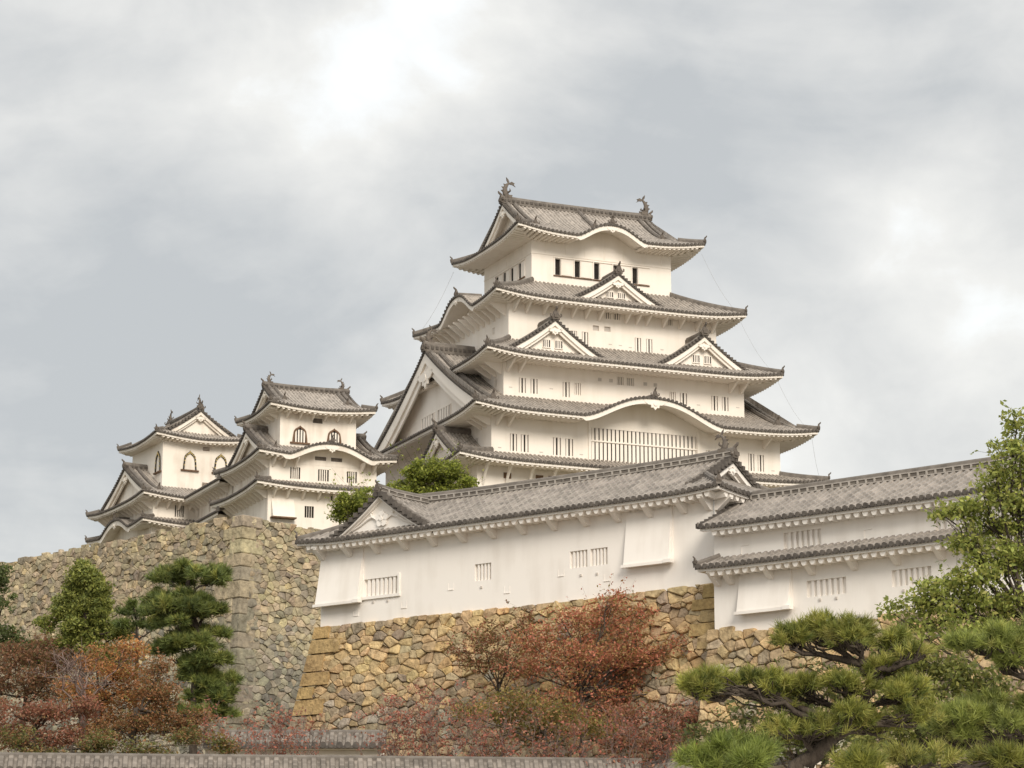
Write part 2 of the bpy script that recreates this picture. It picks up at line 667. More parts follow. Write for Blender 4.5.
class Roof:
    """a rectangular tier of tiled roof: hipped skirt or hip-and-gable, with cusped (wavy) eaves where asked"""

    def __init__(s, ao, bo, ze, up, aw, bw, ai=None, bi=None, zi=None, zr=None, xv=None, xg=None, c=.72, karas=(), pitch=.40, T=None, tile='tile', plaster='plaster', Lu=2.6, full_hip_w=False, board=.19):
        s.__dict__.update(ao=ao, bo=bo, ze=ze, up=up, aw=aw, bw=bw, ai=ai, bi=bi, zi=zi, zr=zr, xv=xv, xg=xg, c=c, karas=karas, pitch=pitch, T=T, tile=tile, plaster=plaster, Lu=Lu, board=board)
        s.xw = ao - bo if full_hip_w else xv          # verge of the west end
        s.full_hip_w = full_hip_w
        s.gabled = zr is not None

    def dims(s, side):
        L = s.ao if side in 'SN' else s.bo
        if s.gabled:
            run = s.bo if side in 'SN' or (side == 'W' and s.full_hip_w) else s.ao - s.xg
            return L, run, None
        run = s.bo - s.bi if side in 'SN' else s.ao - s.ai
        orun = s.ao - s.ai if side in 'SN' else s.bo - s.bi
        return L, run, orun

    def tmax(s, side, q):
        L, run, orun = s.dims(side)
        if s.gabled:
            e = q if side == 'S' else -q
            if side in 'SN' and -s.xw <= e <= s.xv:
                return run
            return max(0.0, min(run, L - abs(q)))
        return max(0.0, min(run, (L - abs(q)) / orun * run))

    def kara(s, side, q):
        for sd, c, hw, H in s.karas:
            if sd == side and abs(q - c) < hw:
                x = (q - c) / hw
                f = .5 * (1 + math.cos(math.pi * abs(x) ** 1.22))
                return H * f ** .9
        return 0.0

    def h(s, side, q, t, flat=False):
        L, run, orun = s.dims(side)
        t = max(t, 0.0)
        if s.gabled:
            v = t / s.bo
            z = s.ze + (s.zr - s.ze) * v * (s.c + (1 - s.c) * v)
            cd = max(0.0, (L - t) - abs(q))
            fade = max(0.0, 1 - t / 4.5) ** 1.5
        else:
            v = min(1.0, t / run)
            z = s.ze + (s.zi - s.ze) * v * (s.c + (1 - s.c) * v)
            cd = max(0.0, (L - v * orun) - abs(q))
            fade = (1 - v) ** 1.3
        z += s.up * math.exp(-(cd / s.Lu) ** 1.4) * fade
        if not flat:
            k = s.kara(side, q)
            if k > 0:
                z = max(z, s.ze + k + .05 * t)
        return z

    def M_(s, side, q, t, z):
        L, run, o = s.dims(side)
        off = s.bo if side in 'SN' else s.ao
        x, y, z = side_T(side, off)(q, t, z)
        return s.T(x, y, z) if s.T else (x, y, z)

    def make(s, root, sides='SENW', orn=.8, hip_w=.42, hip_h=.38, rafter=.46, brackets=None, n=8, ornaments=True):
        mb = MB()
        for side in sides:
            L, run, orun = s.dims(side)
            e = .05
            tile_sheet(mb, lambda q, t, sd=side: s.M_(sd, q, t, s.h(sd, q, t)), -L + e, L - e, lambda q, sd=side: s.tmax(sd, q), n, s.pitch, s.pitch * .31)
        roof = mb.build('tiled_roof', [M[s.tile], M['tile_dark']], root)
        # white plastered underside: eave board, soffit, rounded rafters
        wb = MB()
        for side in sides:
            L, run, orun = s.dims(side)
            o = (s.bo - s.bw) if side in 'SN' else (s.ao - s.aw)
            k = int(2 * L / .34)
            prev = None
            for i in range(k + 1):
                f = -1 + 2 * i / k
                qe = f * (L - .09)
                e = s.h(side, f * L, 0)
                ka = s.kara(side, qe)
                bd = s.board + (.22 if ka > .02 else 0)
                qw = f * (L - o)
                zs = e - .12 - bd
                cur = [wb.p(*s.M_(side, qe, .09, e - .07)), wb.p(*s.M_(side, qe, .09, zs)), wb.p(*s.M_(side, f * (L - .24), .24, zs)),
                       wb.p(*s.M_(side, f * (L - .24), .24, zs + .1)), wb.p(*s.M_(side, qw, o + .02, s.ze - .12 + s.kara(side, qw)))]
                if prev:
                    for j in range(4):
                        wb.face([prev[j], cur[j], cur[j + 1], prev[j + 1]])
                    if ka > .02 or s.kara(side, qw) > .02:      # plaster panel that closes the wall under the wave
                        b0 = wb.p(*s.M_(side, qw, o - .02, s.ze - .5))
                        b1 = wb.p(*s.M_(side, pq, o - .02, s.ze - .5))
                        t0 = wb.p(*s.M_(side, qw, o - .02, s.ze - .1 + s.kara(side, qw)))
                        t1 = wb.p(*s.M_(side, pq, o - .02, s.ze - .1 + s.kara(side, pq)))
                        wb.face([b1, b0, t0, t1])
                prev, pq = cur, qw
            nr = int(2 * (L - .35) / rafter)
            for i in range(nr + 1):
                q = -(L - .35) + i * 2 * (L - .35) / nr
                if s.kara(side, q) > .03:
                    continue
                te = min(o, L - abs(q))
                if te < .4:
                    continue
                e = s.h(side, q, 0) - .08 - s.board
                zw = s.ze - .12
                fr = (te - .2) / (o - .2)
                hw = rafter * .36
                dp = .16 if s.board > .1 else .24
                rings = []
                for t, z in ((.17, e), (te, e + (zw - e) * fr)):
                    rings.append([wb.p(*s.M_(side, q + a * hw, t, z + b)) for a, b in ((-1, .03), (-.85, -dp * .55), (-.4, -dp), (.4, -dp), (.85, -dp * .55), (1, .03))])
                a, b = rings
                for j in range(5):
                    wb.face([a[j], a[j + 1], b[j + 1], b[j]])
                wb.face(a)
        wb.build('eave_underside', M[s.plaster], roof)
        # hips
        if not s.gabled:
            corners = [(sx, sy) for sx in (-1, 1) for sy in (-1, 1)]
        else:
            corners = [(sx, sy) for sx in (-1, 1) for sy in (-1, 1)]
        for sx, sy in corners:
            side = 'S' if sy < 0 else 'N'
            if side not in sides and ('W' if sx < 0 else 'E') not in sides:
                continue
            hb = MB(s.T)
            pts = []
            xe = s.xw if sx < 0 else s.xv
            T1 = (s.ao - xe) if s.gabled else (s.bo - s.bi)
            T2 = (s.ao - xe) if s.gabled else (s.ao - s.ai)
            for j in range(9):
                v = .02 + .98 * j / 8
                x, y = sx * (s.ao - v * T2), sy * (s.bo - v * T1)
                z = s.h(side, abs(x), v * T1, True) + .04
                pts.append((x, y, z))
            hb.ridge(pts, hip_w, hip_h)
            hr = hb.build('hip_ridge', M['ridge'], roof)
            if ornaments:
                p0 = Vector(pts[0])
                d = (Vector(pts[0]) - Vector(pts[2]))
                if s.T:
                    p0 = Vector(s.T(*p0))
                    d = Vector(s.T(*pts[0])) - Vector(s.T(*pts[2]))
                ridge_ornament(root, p0 + Vector((0, 0, .12)), d, orn * .62)
        for sd, c, hw, H in s.karas:
            self_pendant(root, compose(s.T, side_T(sd, s.bo if sd in 'SN' else s.ao, c)), s.ze + H - .38, .05, max(.5, hw * .16), s.plaster)
            kb = MB(compose(s.T, side_T(sd, s.bo if sd in 'SN' else s.ao, c)))
            pts = []
            for j in range(6):
                t = .1 + j * .5
                z = s.ze + H + .05 * t
                if s.h(sd, c, t, True) > z + .1:
                    break
                pts.append((0, t, z + .05))
            if len(pts) > 1:
                kb.ridge(pts, hip_w, hip_h)
                kb.build('wave_ridge', M['ridge'], roof)
                P0 = Vector(kb.T(*pts[0]))
                d = Vector(kb.T(0, -1, 0)) - Vector(kb.T(0, 0, 0))
                ridge_ornament(root, P0 + Vector((0, 0, .1)), d, orn * .8)
        return roof

    def gable_ends(s, root, which='WE', win=None, ridge_w=.7, ridge_h=.75, orn=1.0, pend=1.0, verge_step=.34, fish=0, lattice=False, board=.5, win_back='dark', vr=1.0):
        def zf(d):
            t = s.bo - d
            return s.h('S', 0, t, True)
        rm = MB(s.T)
        ext = s.xv + .1
        x0 = -s.xw if s.full_hip_w else -ext
        pts = [(x0 + j * (ext - x0) / 8, 0, s.zr - .02 + .12 * abs(j / 4 - 1) ** 3) for j in range(9)]
        if lattice:
            lattice_ridge(rm, pts, ridge_w, ridge_h)
            rd = rm.build('main_ridge', [M['ridge'], M['ridge_lime']], root)
        else:
            rm.ridge(pts, ridge_w, ridge_h)
            # round tile ends that stud both flanks of the ridge
            k = int(2 * ext / .45)
            for i in range(k):
                x = -ext + (i + .5) * 2 * ext / k
                rm.box(x - .13, x + .13, -ridge_w / 2 - .07, ridge_w / 2 + .07, s.zr + ridge_h * .18, s.zr + ridge_h * .5, 1)
            rd = rm.build('main_ridge', [M['ridge'], M['tile_dark']], root)
        for e in which:
            T = compose(s.T, side_T(e, 0))
            gable_front(root, T, s.bo - (s.ao - s.xg) * .4, zf, -s.xv, -s.xg, s.h('W', 0, (s.ao - s.xg)) - .2, win=win, pend=pend, step=verge_step, tile_ridge=True, plaster=s.plaster, board=board, win_back=win_back, vr=vr)
            P0 = Vector(T(0, -ext, s.zr + .1))
            d = Vector(T(0, -1, 0)) - Vector(T(0, 0, 0))
            ridge_ornament(root, P0, d, orn)
            if fish:
                sg = -1 if e == 'W' else 1
                fish_ornament(root, s.T, sg * (s.xv - .55), s.zr + ridge_h * .95, -sg, fish)
        return rd


def self_pendant(root, T, z, y, sc, plaster='plaster'):
    """carved gable pendant: two scrolls meeting in a drop"""
    mb = MB(T)
    out = [(0, -.62), (.16, -.42), (.34, -.44), (.36, -.22), (.62, -.2), (.9, -.02), (.95, .12), (.4, .16), (0, .22)]
    full = [(a * sc, z + b * sc) for a, b in out] + [(-a * sc, z + b * sc) for a, b in out[-2:0:-1]]
    mb.prism(full, y, y + .14)
    k = 10
    mb.prism([(.17 * sc * math.cos(2 * math.pi * i / k), z - .12 * sc + .17 * sc * math.sin(2 * math.pi * i / k)) for i in range(k)], y - .07, y + .02)
    return mb.build('gable_pendant', M[plaster], root)


def gable_front(root, T, hw, zf, yv, yw, zb, win=None, pend=1.0, step=.34, tile_ridge=True, plaster='plaster', board=.5, win_back='dark', vr=1.0):
    """plastered gable: verge tiles, two-stepped barge boards, recessed wall, pendant, slit windows"""
    vb = MB(T)
    n = max(6, int(hw * 1.12 / step))
    for sg in (-1, 1):
        for i in range(n):
            d = hw * (i + .5) / n
            z = zf(d)
            w = hw / n * .36
            vb.box(sg * d - w, sg * d + w, yv - .12, yv + .32, z - .06, z + .17, 1)
        pts = [(sg * hw * j / 10, yv + .42, zf(hw * j / 10) + .03) for j in range(11)]
        if tile_ridge:
            a = [Vector(p) for p in pts]
            prof = [(u * vr, w * vr) for u, w in ((-.17, -.1), (-.17, .2), (-.08, .3), (.08, .3), (.17, .2), (.17, -.1))]
            rings = [[vb.p(p.x, p.y + u, p.z + w) for u, w in prof] for p in a]
            for r0, r1 in zip(rings, rings[1:]):
                for j in range(6):
                    vb.face([r0[j], r0[(j + 1) % 6], r1[(j + 1) % 6], r1[j]], 0)
            vb.face(rings[-1], 0)
        # verge lip that carries the tiles
        for j in range(10):
            d0, d1 = hw * j / 10, hw * (j + 1) / 10
            q = [(sg * d0, yv - .06, zf(d0) - .05), (sg * d1, yv - .06, zf(d1) - .05), (sg * d1, yv - .06, zf(d1) - .16), (sg * d0, yv - .06, zf(d0) - .16)]
            vb.quad(*q, 1)
    vb.build('verge_tiles', [M['ridge'], M['tile_dark']], root)
    db = hw
    while db > .3 and zf(db) - .16 < zb:
        db -= .05
    for sg in (-1, 1):
        bb = MB(T)
        for y0, y1, za, zb_ in ((yv + .02, yv + .2, .14, .14 + board), (yv + .2, yv + .36, .14 + board, .14 + board * 1.7)):
            pr = None
            for j in range(13):
                d = db * j / 12
                grow = 1 + .25 * j / 12
                z0, z1 = max(zb, zf(d) - za), max(zb - .01, zf(d) - za - (zb_ - za) * grow)
                cur = [bb.p(sg * d, y0, z0), bb.p(sg * d, y0, z1), bb.p(sg * d, y1, z1), bb.p(sg * d, y1, z0)]
                if pr:
                    for q in range(4):
                        bb.face([pr[q], cur[q], cur[(q + 1) % 4], pr[(q + 1) % 4]])
                else:
                    bb.face(cur)
                pr = cur
            bb.face(pr)
        bb.build('barge_board', M[plaster], root)
    gw = MB(T)
    dm = hw * .97
    while dm > .3 and zf(dm) - .2 < zb:
        dm -= .05
    top = [(dm * j / 10, zf(dm * j / 10) - .2) for j in range(11)]
    out = [(-a, b) for a, b in top[::-1]] + top[1:]
    if top[-1][1] > zb + .01:
        out += [(dm, zb), (-dm, zb)]
    gw.poly([(a, yw, b) for a, b in out])
    # soffit between wall and verge
    for sg in (-1, 1):
        for j in range(10):
            d0, d1 = hw * .97 * j / 10, hw * .97 * (j + 1) / 10
            gw.quad((sg * d0, yw, zf(d0) - .2), (sg * d1, yw, zf(d1) - .2), (sg * d1, yv + .05, zf(d1) - .2), (sg * d0, yv + .05, zf(d0) - .2))
    gw.build('gable_wall', M[plaster], root)
    if pend:
        self_pendant(root, T, zf(0) - board * 1.9 - .18 * pend, yv + .02, .75 * pend, plaster)
    for (x0, x1, z0, z1, bars) in (win or ()):
        proud_window(root, T, x0, x1, yw, z0, z1, bars, plaster, win_back)


def dormer(root, T, hw, zr, zb, yv, yw, yback, win=None, pend=1.0, orn=.8, G=.78, plaster='plaster', tile='tile', pitch=.34, board=.42, ridge_w=.46, ridge_h=.5, lattice=False, wall_z=None, vr=1.0):
    """triangular dormer gable riding on a lower slope"""
    def zf(d):
        x = min(1.0, max(0.0, d / hw))
        y = 1 - x
        return zb + (zr - zb) * y * (G + (1 - G) * y)
    mb = MB(T)
    for sg in (-1, 1):
        tile_sheet(mb, lambda q, t: (sg * (hw - t), q, zf(hw - t)), yv, yback, lambda q: hw, 8, pitch, pitch * .29, cap=False)
    d = mb.build('dormer_gable', [M[tile], M['tile_dark']], root)
    rb = MB(T)
    pts = [(0, yv - .05 + j * (yback - yv + .05) / 4, zr - .02 + (.1 if j == 0 else 0)) for j in range(5)]
    if lattice:
        lattice_ridge(rb, pts, ridge_w, ridge_h)
        rb.build('dormer_ridge', [M['ridge'], M['ridge_lime']], d)
    else:
        rb.ridge(pts, ridge_w, ridge_h)
        rb.build('dormer_ridge', M['ridge'], d)
    gable_front(d, T, hw, zf, yv, yw, wall_z or zb - .3, win=win, pend=pend, plaster=plaster, board=board, vr=vr)
    P0 = Vector(T(0, yv - .08, zr + .08))
    dr = Vector(T(0, -1, 0)) - Vector(T(0, 0, 0))
    ridge_ornament(d, P0, dr, orn)
    return d


def proud_window(root, T, x0, x1, y, z0, z1, bars, plaster='plaster', back='dark', name='barred_window'):
    mb = MB(T)
    f = .07
    mb.box(x0 - f, x1 + f, y - .09, y + .02, z1, z1 + f)
    mb.box(x0 - f, x1 + f, y - .11, y + .02, z0 - f, z0)
    mb.box(x0 - f, x0, y - .09, y + .02, z0, z1)
    mb.box(x1, x1 + f, y - .09, y + .02, z0, z1)
    mb.quad((x0, y - .006, z0), (x1, y - .006, z0), (x1, y - .006, z1), (x0, y - .006, z1), 1)
    for i in range(bars):
        c = x0 + (x1 - x0) * (i + 1) / (bars + 1)
        w = (x1 - x0) / (bars + 1) * .27
        mb.box(c - w, c + w, y - .075, y - .02, z0, z1)
    return mb.build(name, [M[plaster], M[back]], root)


def recessed_window(root, T, w, plaster, name='barred_window', frame=.0, D=.24):
    """bars standing in a real opening; w = (x0, x1, z0, z1, bars, back, bar_share)"""
    x0, x1, z0, z1, bars, back, share = w
    mb = MB(T)
    mb.quad((x0 - .02, D, z0 - .02), (x1 + .02, D, z0 - .02), (x1 + .02, D, z1 + .02), (x0 - .02, D, z1 + .02), 1)
    for i in range(bars):
        c = x0 + (x1 - x0) * (i + .5) / bars if share > .52 else x0 + (x1 - x0) * (i + 1) / (bars + 1)
        wd = (x1 - x0) / (bars + (0 if share > .52 else 1)) * share * .5
        mb.box(c - wd, c + wd, .04, min(.17, D - .03), z0, z1)
    if frame:
        f = frame
        mb.box(x0 - f, x1 + f, -.035, .0, z1, z1 + f)
        mb.box(x0 - f, x1 + f, -.06, .0, z0 - f, z0)
        mb.box(x0 - f, x0, -.035, .0, z0, z1)
        mb.box(x1, x1 + f, -.035, .0, z0, z1)
    return mb.build(name, [M[plaster], M[back]], root)


def storey(root, a, b, z0, z1, holes=None, T=None, plaster='plaster', name='storey_wall', off=None):
    """four plaster walls with true openings; holes = {side: [(x0, x1, z0, z1), ...]}"""
    holes = holes or {}
    out = MB()
    for side in 'SENW':
        L, off = (a, b) if side in 'SN' else (b, a)
        F = compose(T, side_T(side, off))
        H = holes.get(side, ())
        xs = sorted({-L, L, *[h[0] for h in H], *[h[1] for h in H]})
        zs = sorted({z0, z1, *[h[2] for h in H], *[h[3] for h in H]})
        for xa, xb in zip(xs, xs[1:]):
            for za, zb in zip(zs, zs[1:]):
                cx, cz = (xa + xb) / 2, (za + zb) / 2
                if any(h[0] < cx < h[1] and h[2] < cz < h[3] for h in H):
                    continue
                out.face([out.p(*F(x, 0, z)) for x, z in ((xa, za), (xb, za), (xb, zb), (xa, zb))])
        for h in H:
            x0, x1, za, zb = h[:4]
            for p, q in (((x0, za), (x1, za)), ((x1, za), (x1, zb)), ((x1, zb), (x0, zb)), ((x0, zb), (x0, za))):
                out.face([out.p(*F(p[0], 0, p[1])), out.p(*F(q[0], 0, q[1])), out.p(*F(q[0], .26, q[1])), out.p(*F(p[0], .26, p[1]))])
    return out.build(name, M[plaster], root)


def bracket_row(root, T, xs, z_top, reach, drop, plaster='plaster', w=.16, curved=False, name='eave_bracket'):
    """plastered struts between wall and eave, one object each, sharing one mesh shape"""
    me = None
    for x in xs:
        if me is None:
            mb = MB()
            if curved:
                P = []
                for j in range(7):
                    u = j / 6
                    P.append((-.02 - reach * u, -drop * (1 - u) ** 1.9))
                Q = [(a, b + .26 + .05 * i) for i, (a, b) in enumerate(P)][::-1]
                ol = P + Q
            else:
                ol = [(.0, -drop), (-.14, -drop), (-reach, -.12), (-reach, 0), (.0, 0)]
            a = [mb.p(-w / 2, y, z) for y, z in ol]
            b = [mb.p(w / 2, y, z) for y, z in ol]
            mb.face(a)
            mb.face(b[::-1])
            for k in range(len(ol)):
                k2 = (k + 1) % len(ol)
                mb.face([a[k], b[k], b[k2], a[k2]])
            o = mb.build(name, M[plaster], root)
            me = o.data
        else:
            o = bpy.data.objects.new(name, me)
            col.objects.link(o)
            o.parent = root
        p0, p1 = Vector(T(x, 0, z_top)), Vector(T(x, 1, z_top))
        o.location = p0
        d = p1 - p0
        o.rotation_euler = (0, 0, math.atan2(d.y, d.x) - math.pi / 2)


def bell_window(root, T, cx, z0, z1, w, closed, frame_mat, plaster):
    """cusped bell-shaped window with a frame, a sill and bars or a white shutter"""
    h = z1 - z0
    prof = [(.5, 0), (.48, .25), (.44, .5), (.40, .68), (.30, .80), (.17, .88), (.07, .93), (0, 1.0)]
    outer = [(cx + a * w, z0 + b * h) for a, b in prof] + [(cx - a * w, z0 + b * h) for a, b in prof[-2::-1]]
    inner = [(cx + a * w * .80, z0 + b * h * .88) for a, b in prof] + [(cx - a * w * .80, z0 + b * h * .88) for a, b in prof[-2::-1]]
    mb = MB(T)
    n = len(outer)
    for y in (-.12,):
        o = [mb.p(x, y, z) for x, z in outer]
        i = [mb.p(x, y, z) for x, z in inner]
        o2 = [mb.p(x, .01, z) for x, z in outer]
        i2 = [mb.p(x, -.012, z) for x, z in inner]
        for k in range(n - 1):
            mb.face([o[k], o[k + 1], i[k + 1], i[k]])
            mb.face([o[k], o2[k], o2[k + 1], o[k + 1]])
            mb.face([i[k], i[k + 1], i2[k + 1], i2[k]])
        mb.face(i2, 1)
    mb.box(cx - w * .66, cx + w * .66, -.2, .01, z0 - .13, z0, 2)
    if closed:      # studs of gilt along the black frame
        for k in range(1, n - 1):
            x, z = outer[k]
            x, z = cx + (x - cx) * .88, z0 + (z - z0) * .93
            mb.box(x - .055, x + .055, -.16, -.12, z - .05, z + .05, 3)
    else:
        for k in range(4):
            x = cx - w * .28 + k * w * .187
            mb.box(x - .068, x + .068, -.10, -.03, z0, z0 + h * .74, 4)
    return mb.build('bell_window', [frame_mat, M[plaster] if closed else M['dark'], M['wood'], M['gold_leaf'], M[plaster]], root)


M['gold_leaf'] = noise_mat('gilt_stud', (0.45, 0.34, 0.12), (0.62, 0.48, 0.20), 4.0, 0.4)
M['black_lacquer'] = noise_mat('black_lacquer', (0.02, 0.018, 0.015), (0.05, 0.04, 0.03), 4.0, 0.4)

# ---------------------------------------------------------------- the ground
def terrain_z(x, y):
    ks = ((-300, -1.6), (66, -1.6), (92, 5.2), (102, 6.4), (112, 8.0), (124, 9.4), (140, 11.2), (172, 13.5), (188, 20), (210, 27),
          (228, 30), (262, 30), (320, 18), (420, 0), (3000, -1.6))
    for (a, za), (b, zb) in zip(ks, ks[1:]):
        if a <= y <= b:
            z = za + (zb - za) * (y - a) / (b - a)
            break
    else:
        z = -1.6
    f = max(0.0, 1 - max(0.0, abs(x) - 90) / 160)
    z = -1.6 + (z + 1.6) * f
    if z > -1.5:
        z += .25 * math.sin(x * .31 + y * .17) + .2 * math.sin(x * .13 - y * .41)
    return z


gb = MB()
xs = sorted(set([-4000, -1500, -600, -300] + list(range(-250, 251, 5)) + [300, 600, 1500, 4000]))
ys = sorted(set([-3000, -600, -100, 0, 40] + list(range(60, 430, 4)) + [600, 1500, 5000]))
gi = [[gb.p(x, y, terrain_z(x, y)) for x in xs] for y in ys]
for r0, r1, y in zip(gi, gi[1:], ys):
    for k in range(len(xs) - 1):
        gb.face([r0[k], r0[k + 1], r1[k + 1], r1[k]], 1 if y < 60 else 0)
tag(gb.build('ground', [M['ground'], M['gravel']], None, True), kind='structure')


def plinth(root, a, b, z1, z0, flare):
    mb = MB()
    n = 6
    prev = None
    for j in range(n + 1):
        u = j / n
        e = flare * u ** 1.6
        z = z1 + (z0 - z1) * u
        cur = [mb.p(x, y, z, c=(.30, .26, .18)) for x, y in ((-a - e, -b - e), (a + e, -b - e), (a + e, b + e), (-a - e, b + e))]
        if prev:
            for k in range(4):
                mb.face([prev[k], prev[(k + 1) % 4], cur[(k + 1) % 4], cur[k]])
        prev = cur
    return mb.build('stone_plinth', M['stone_old'], root)


# ---------------------------------------------------------------- the great keep
KEEP = empty('castle_keep', (6.06, 235.0, 0), 23.4)
tag(KEEP, 'tall white five-tiered castle keep with large gables and fish-shaped roof ornaments', 'castle keep')


def cw(lst, bars=2, back='dark', share=.62):
    return [(c - w / 2, c + w / 2, z0, z1, bars, back, share * .88) for c, w, z0, z1 in lst]


def facade(root, a, b, z0, z1, wins, plaster='plaster', T=None, frame=0, D=.16):
    holes = {sd: [w[:4] for w in ws] for sd, ws in wins.items()}
    o = storey(root, a, b, z0, z1, holes, T, plaster)
    for sd, ws in wins.items():
        for w in ws:
            recessed_window(root, compose(T, side_T(sd, b if sd in 'SN' else a)), w, plaster, frame=frame, D=D)
    return o


plinth(KEEP, 15.3, 12.7, 37.6, 22, 6)
facade(KEEP, 15.4, 12.85, 37.6, 42.42, {'S': cw([(-11.84, .5, 40.1, 40.75), (-10.88, .74, 40.1, 40.8), (-7.0, .74, 40.1, 40.8), (-5.9, .74, 40.1, 40.8), (12.6, .7, 40.1, 40.8)]),
       'W': cw([(6.5, .7, 40.1, 40.9), (2.0, .7, 40.1, 40.9), (-3.0, .7, 40.1, 40.9)])})
W2 = cw([(-12.0, .66, 43.69, 45.21), (-10.95, .72, 43.69, 45.21), (-7.91, .74, 43.65, 45.2), (-6.74, .72, 43.67, 45.19),
         (6.9, .6, 43.8, 45.23), (7.86, .62, 43.8, 45.23), (11.12, .6, 43.71, 45.28), (12.08, .62, 43.73, 45.24)])
W2 += [(-4.65, 5.62, 43.45, 45.12, 26, 'dark', .68), (-4.65, 5.62, 45.28, 46.75, 26, 'dark', .68)]
facade(KEEP, 14.06, 12.8, 42.9, 46.78, {'S': W2, 'W': cw([(9.5, .7, 43.8, 45.2), (8.3, .7, 43.8, 45.2)])})
lb = MB(side_T('S', 12.8))
lb.box(-4.95, -4.70, -.13, .0, 42.95, 46.78)
lb.box(5.67, 5.95, -.13, .0, 42.95, 46.78)
lb.box(-4.70, 5.67, -.10, .0, 42.95, 43.40)
lb.box(-4.70, 5.67, -.06, .0, 45.14, 45.26)
lb.build('lattice_window_surround', M['plaster'], KEEP)
facade(KEEP, 11.87, 10.3, 48.0, 52.3, {'S': cw([(-10.07, .66, 49.48, 50.82), (-8.95, .66, 49.5, 50.84), (-5.86, .67, 49.48, 50.83), (8.86, .64, 49.52, 50.87), (9.93, .66, 49.57, 50.87), (5.71, .7, 49.7, 50.87)])
       + cw([(-4.77, .66, 49.75, 50.84), (4.61, .66, 49.8, 50.86)], 3, 'inner') + cw([(-.58, .7, 51.04, 51.77), (.4, .76, 51.06, 51.77)], 4),
       'W': cw([(8.6, .6, 50.2, 50.9)], 2, 'inner')})
facade(KEEP, 10.38, 7.95, 53.8, 58.42, {'S': cw([(-2.9, .62, 55.0, 56.2), (2.38, .62, 54.87, 56.17), (3.52, .62, 54.87, 56.17)]) + cw([(-.64, .6, 57.65, 58.3), (.26, .7, 57.65, 58.3), (5.66, .5, 57.65, 58.2), (-4.0, .62, 55.0, 56.2)], 3)
       + cw([(-1.82, .62, 56.42, 56.9), (-.68, .62, 56.44, 56.91)], 0, 'inner'),
       'W': cw([(4.6, .5, 56.0, 56.6), (3.4, .6, 54.6, 55.9)], 2, 'inner')})
top = [(-4.46 + 1.95 * k - .29, -4.46 + 1.95 * k + .29, 61.93, 63.46, 0, 'dark', .5) for k in range(5)]
topw = [(-2.9 + 1.75 * k - .25, -2.9 + 1.75 * k + .25, 61.93, 63.4, 0, 'dark', .5) for k in range(4)]
topw = [tuple([-w[1], -w[0], *w[2:]]) for w in topw]
storey(KEEP, 7.06, 5.52, 60.0, 65.12, {'S': [w[:4] for w in top], 'W': [w[:4] for w in topw]})
for sd, ws, off in (('S', top, 5.52), ('W', topw, 7.06)):
    T = side_T(sd, off)
    for w in ws:
        mb = MB(T)
        dd = .24 if sd == 'S' else .05
        mb.quad((w[0] - .02, dd, w[2]), (w[1] + .02, dd, w[2]), (w[1] + .02, dd, w[3]), (w[0] - .02, dd, w[3]), 1)
        mb.box(w[1] + .07, w[1] + 1.12 if sd == 'S' else w[1] + .9, -.05, .0, w[2] + .02, w[3] - .02, 0)
        mb.box(w[0] - .11, w[0], -.08, .0, w[2] - .04, w[3] + .06, 0)
        mb.box(w[0] - .15, w[1] + 1.25 if sd == 'S' else w[1] + 1.0, -.10, .0, w[3] + .06, w[3] + .14, 0)
        mb.box(w[0] - .15, w[1] + 1.18 if sd == 'S' else w[1] + .95, -.13, .0, w[2] - .13, w[2] - .05, 2)
        mb.build('shutter_window', [M['plaster'], M['dark'], M['wood']], KEEP)
tm = MB(side_T('S', 5.52))
for x0, x1 in ((-7.06, 7.06),):
    tm.box(x0, x1, -.05, .0, 63.72, 63.84)
for k in range(8):
    x = -5.6 + k * 1.95
    if x < 7:
        tm.box(x - .05, x + .05, -.04, .0, 63.84, 65.0)
tm.T = side_T('W', 7.06)
tm.box(-5.52, 5.52, -.05, .0, 63.72, 63.84)
for k in range(5):
    x = -4.2 + k * 2.0
    tm.box(x - .05, x + .05, -.04, .0, 63.84, 65.0)
tm.build('wall_batten', M['plaster'], KEEP)

R1 = Roof(17.9, 14.93, 42.5, .45, 15.4, 12.85, 14.0, 12.75, 43.5, c=.9)
R1.make(KEEP)
R2 = Roof(16.65, 15.41, 46.85, .48, 14.06, 12.8, zr=55.0, xv=15.2, xg=14.0, c=.74, karas=[('S', .35, 7.0, 2.05)])
R2.make(KEEP, n=14)
R3 = Roof(14.58, 12.99, 52.35, .48, 11.87, 10.3, 10.33, 7.9, 54.85, c=.82)
R3.make(KEEP)
R4 = Roof(12.53, 10.1, 58.45, .48, 10.38, 7.95, 7.0, 5.47, 61.1, c=.78, karas=[('W', .6, 4.3, 1.75), ('E', 0, 4.3, 1.75)])
R4.make(KEEP)
R5 = Roof(9.47, 7.91, 65.2, .6, 7.06, 5.52, zr=69.9, xv=7.6, xg=6.6, c=.62, karas=[('S', 0, 3.7, 1.35), ('N', 0, 3.7, 1.35)])
R5.make(KEEP, n=12)
R5.gable_ends(KEEP, ridge_w=.62, ridge_h=.62, orn=.8, fish=.92, pend=1.1, board=.42)
R2.gable_ends(KEEP, ridge_w=.8, ridge_h=.85, orn=1.0, fish=.8, pend=2.6, board=.95, win=[(.4, 3.4, 48.3, 49.5, 4), (-3.6, -.6, 48.3, 49.5, 4)], win_back='inner')
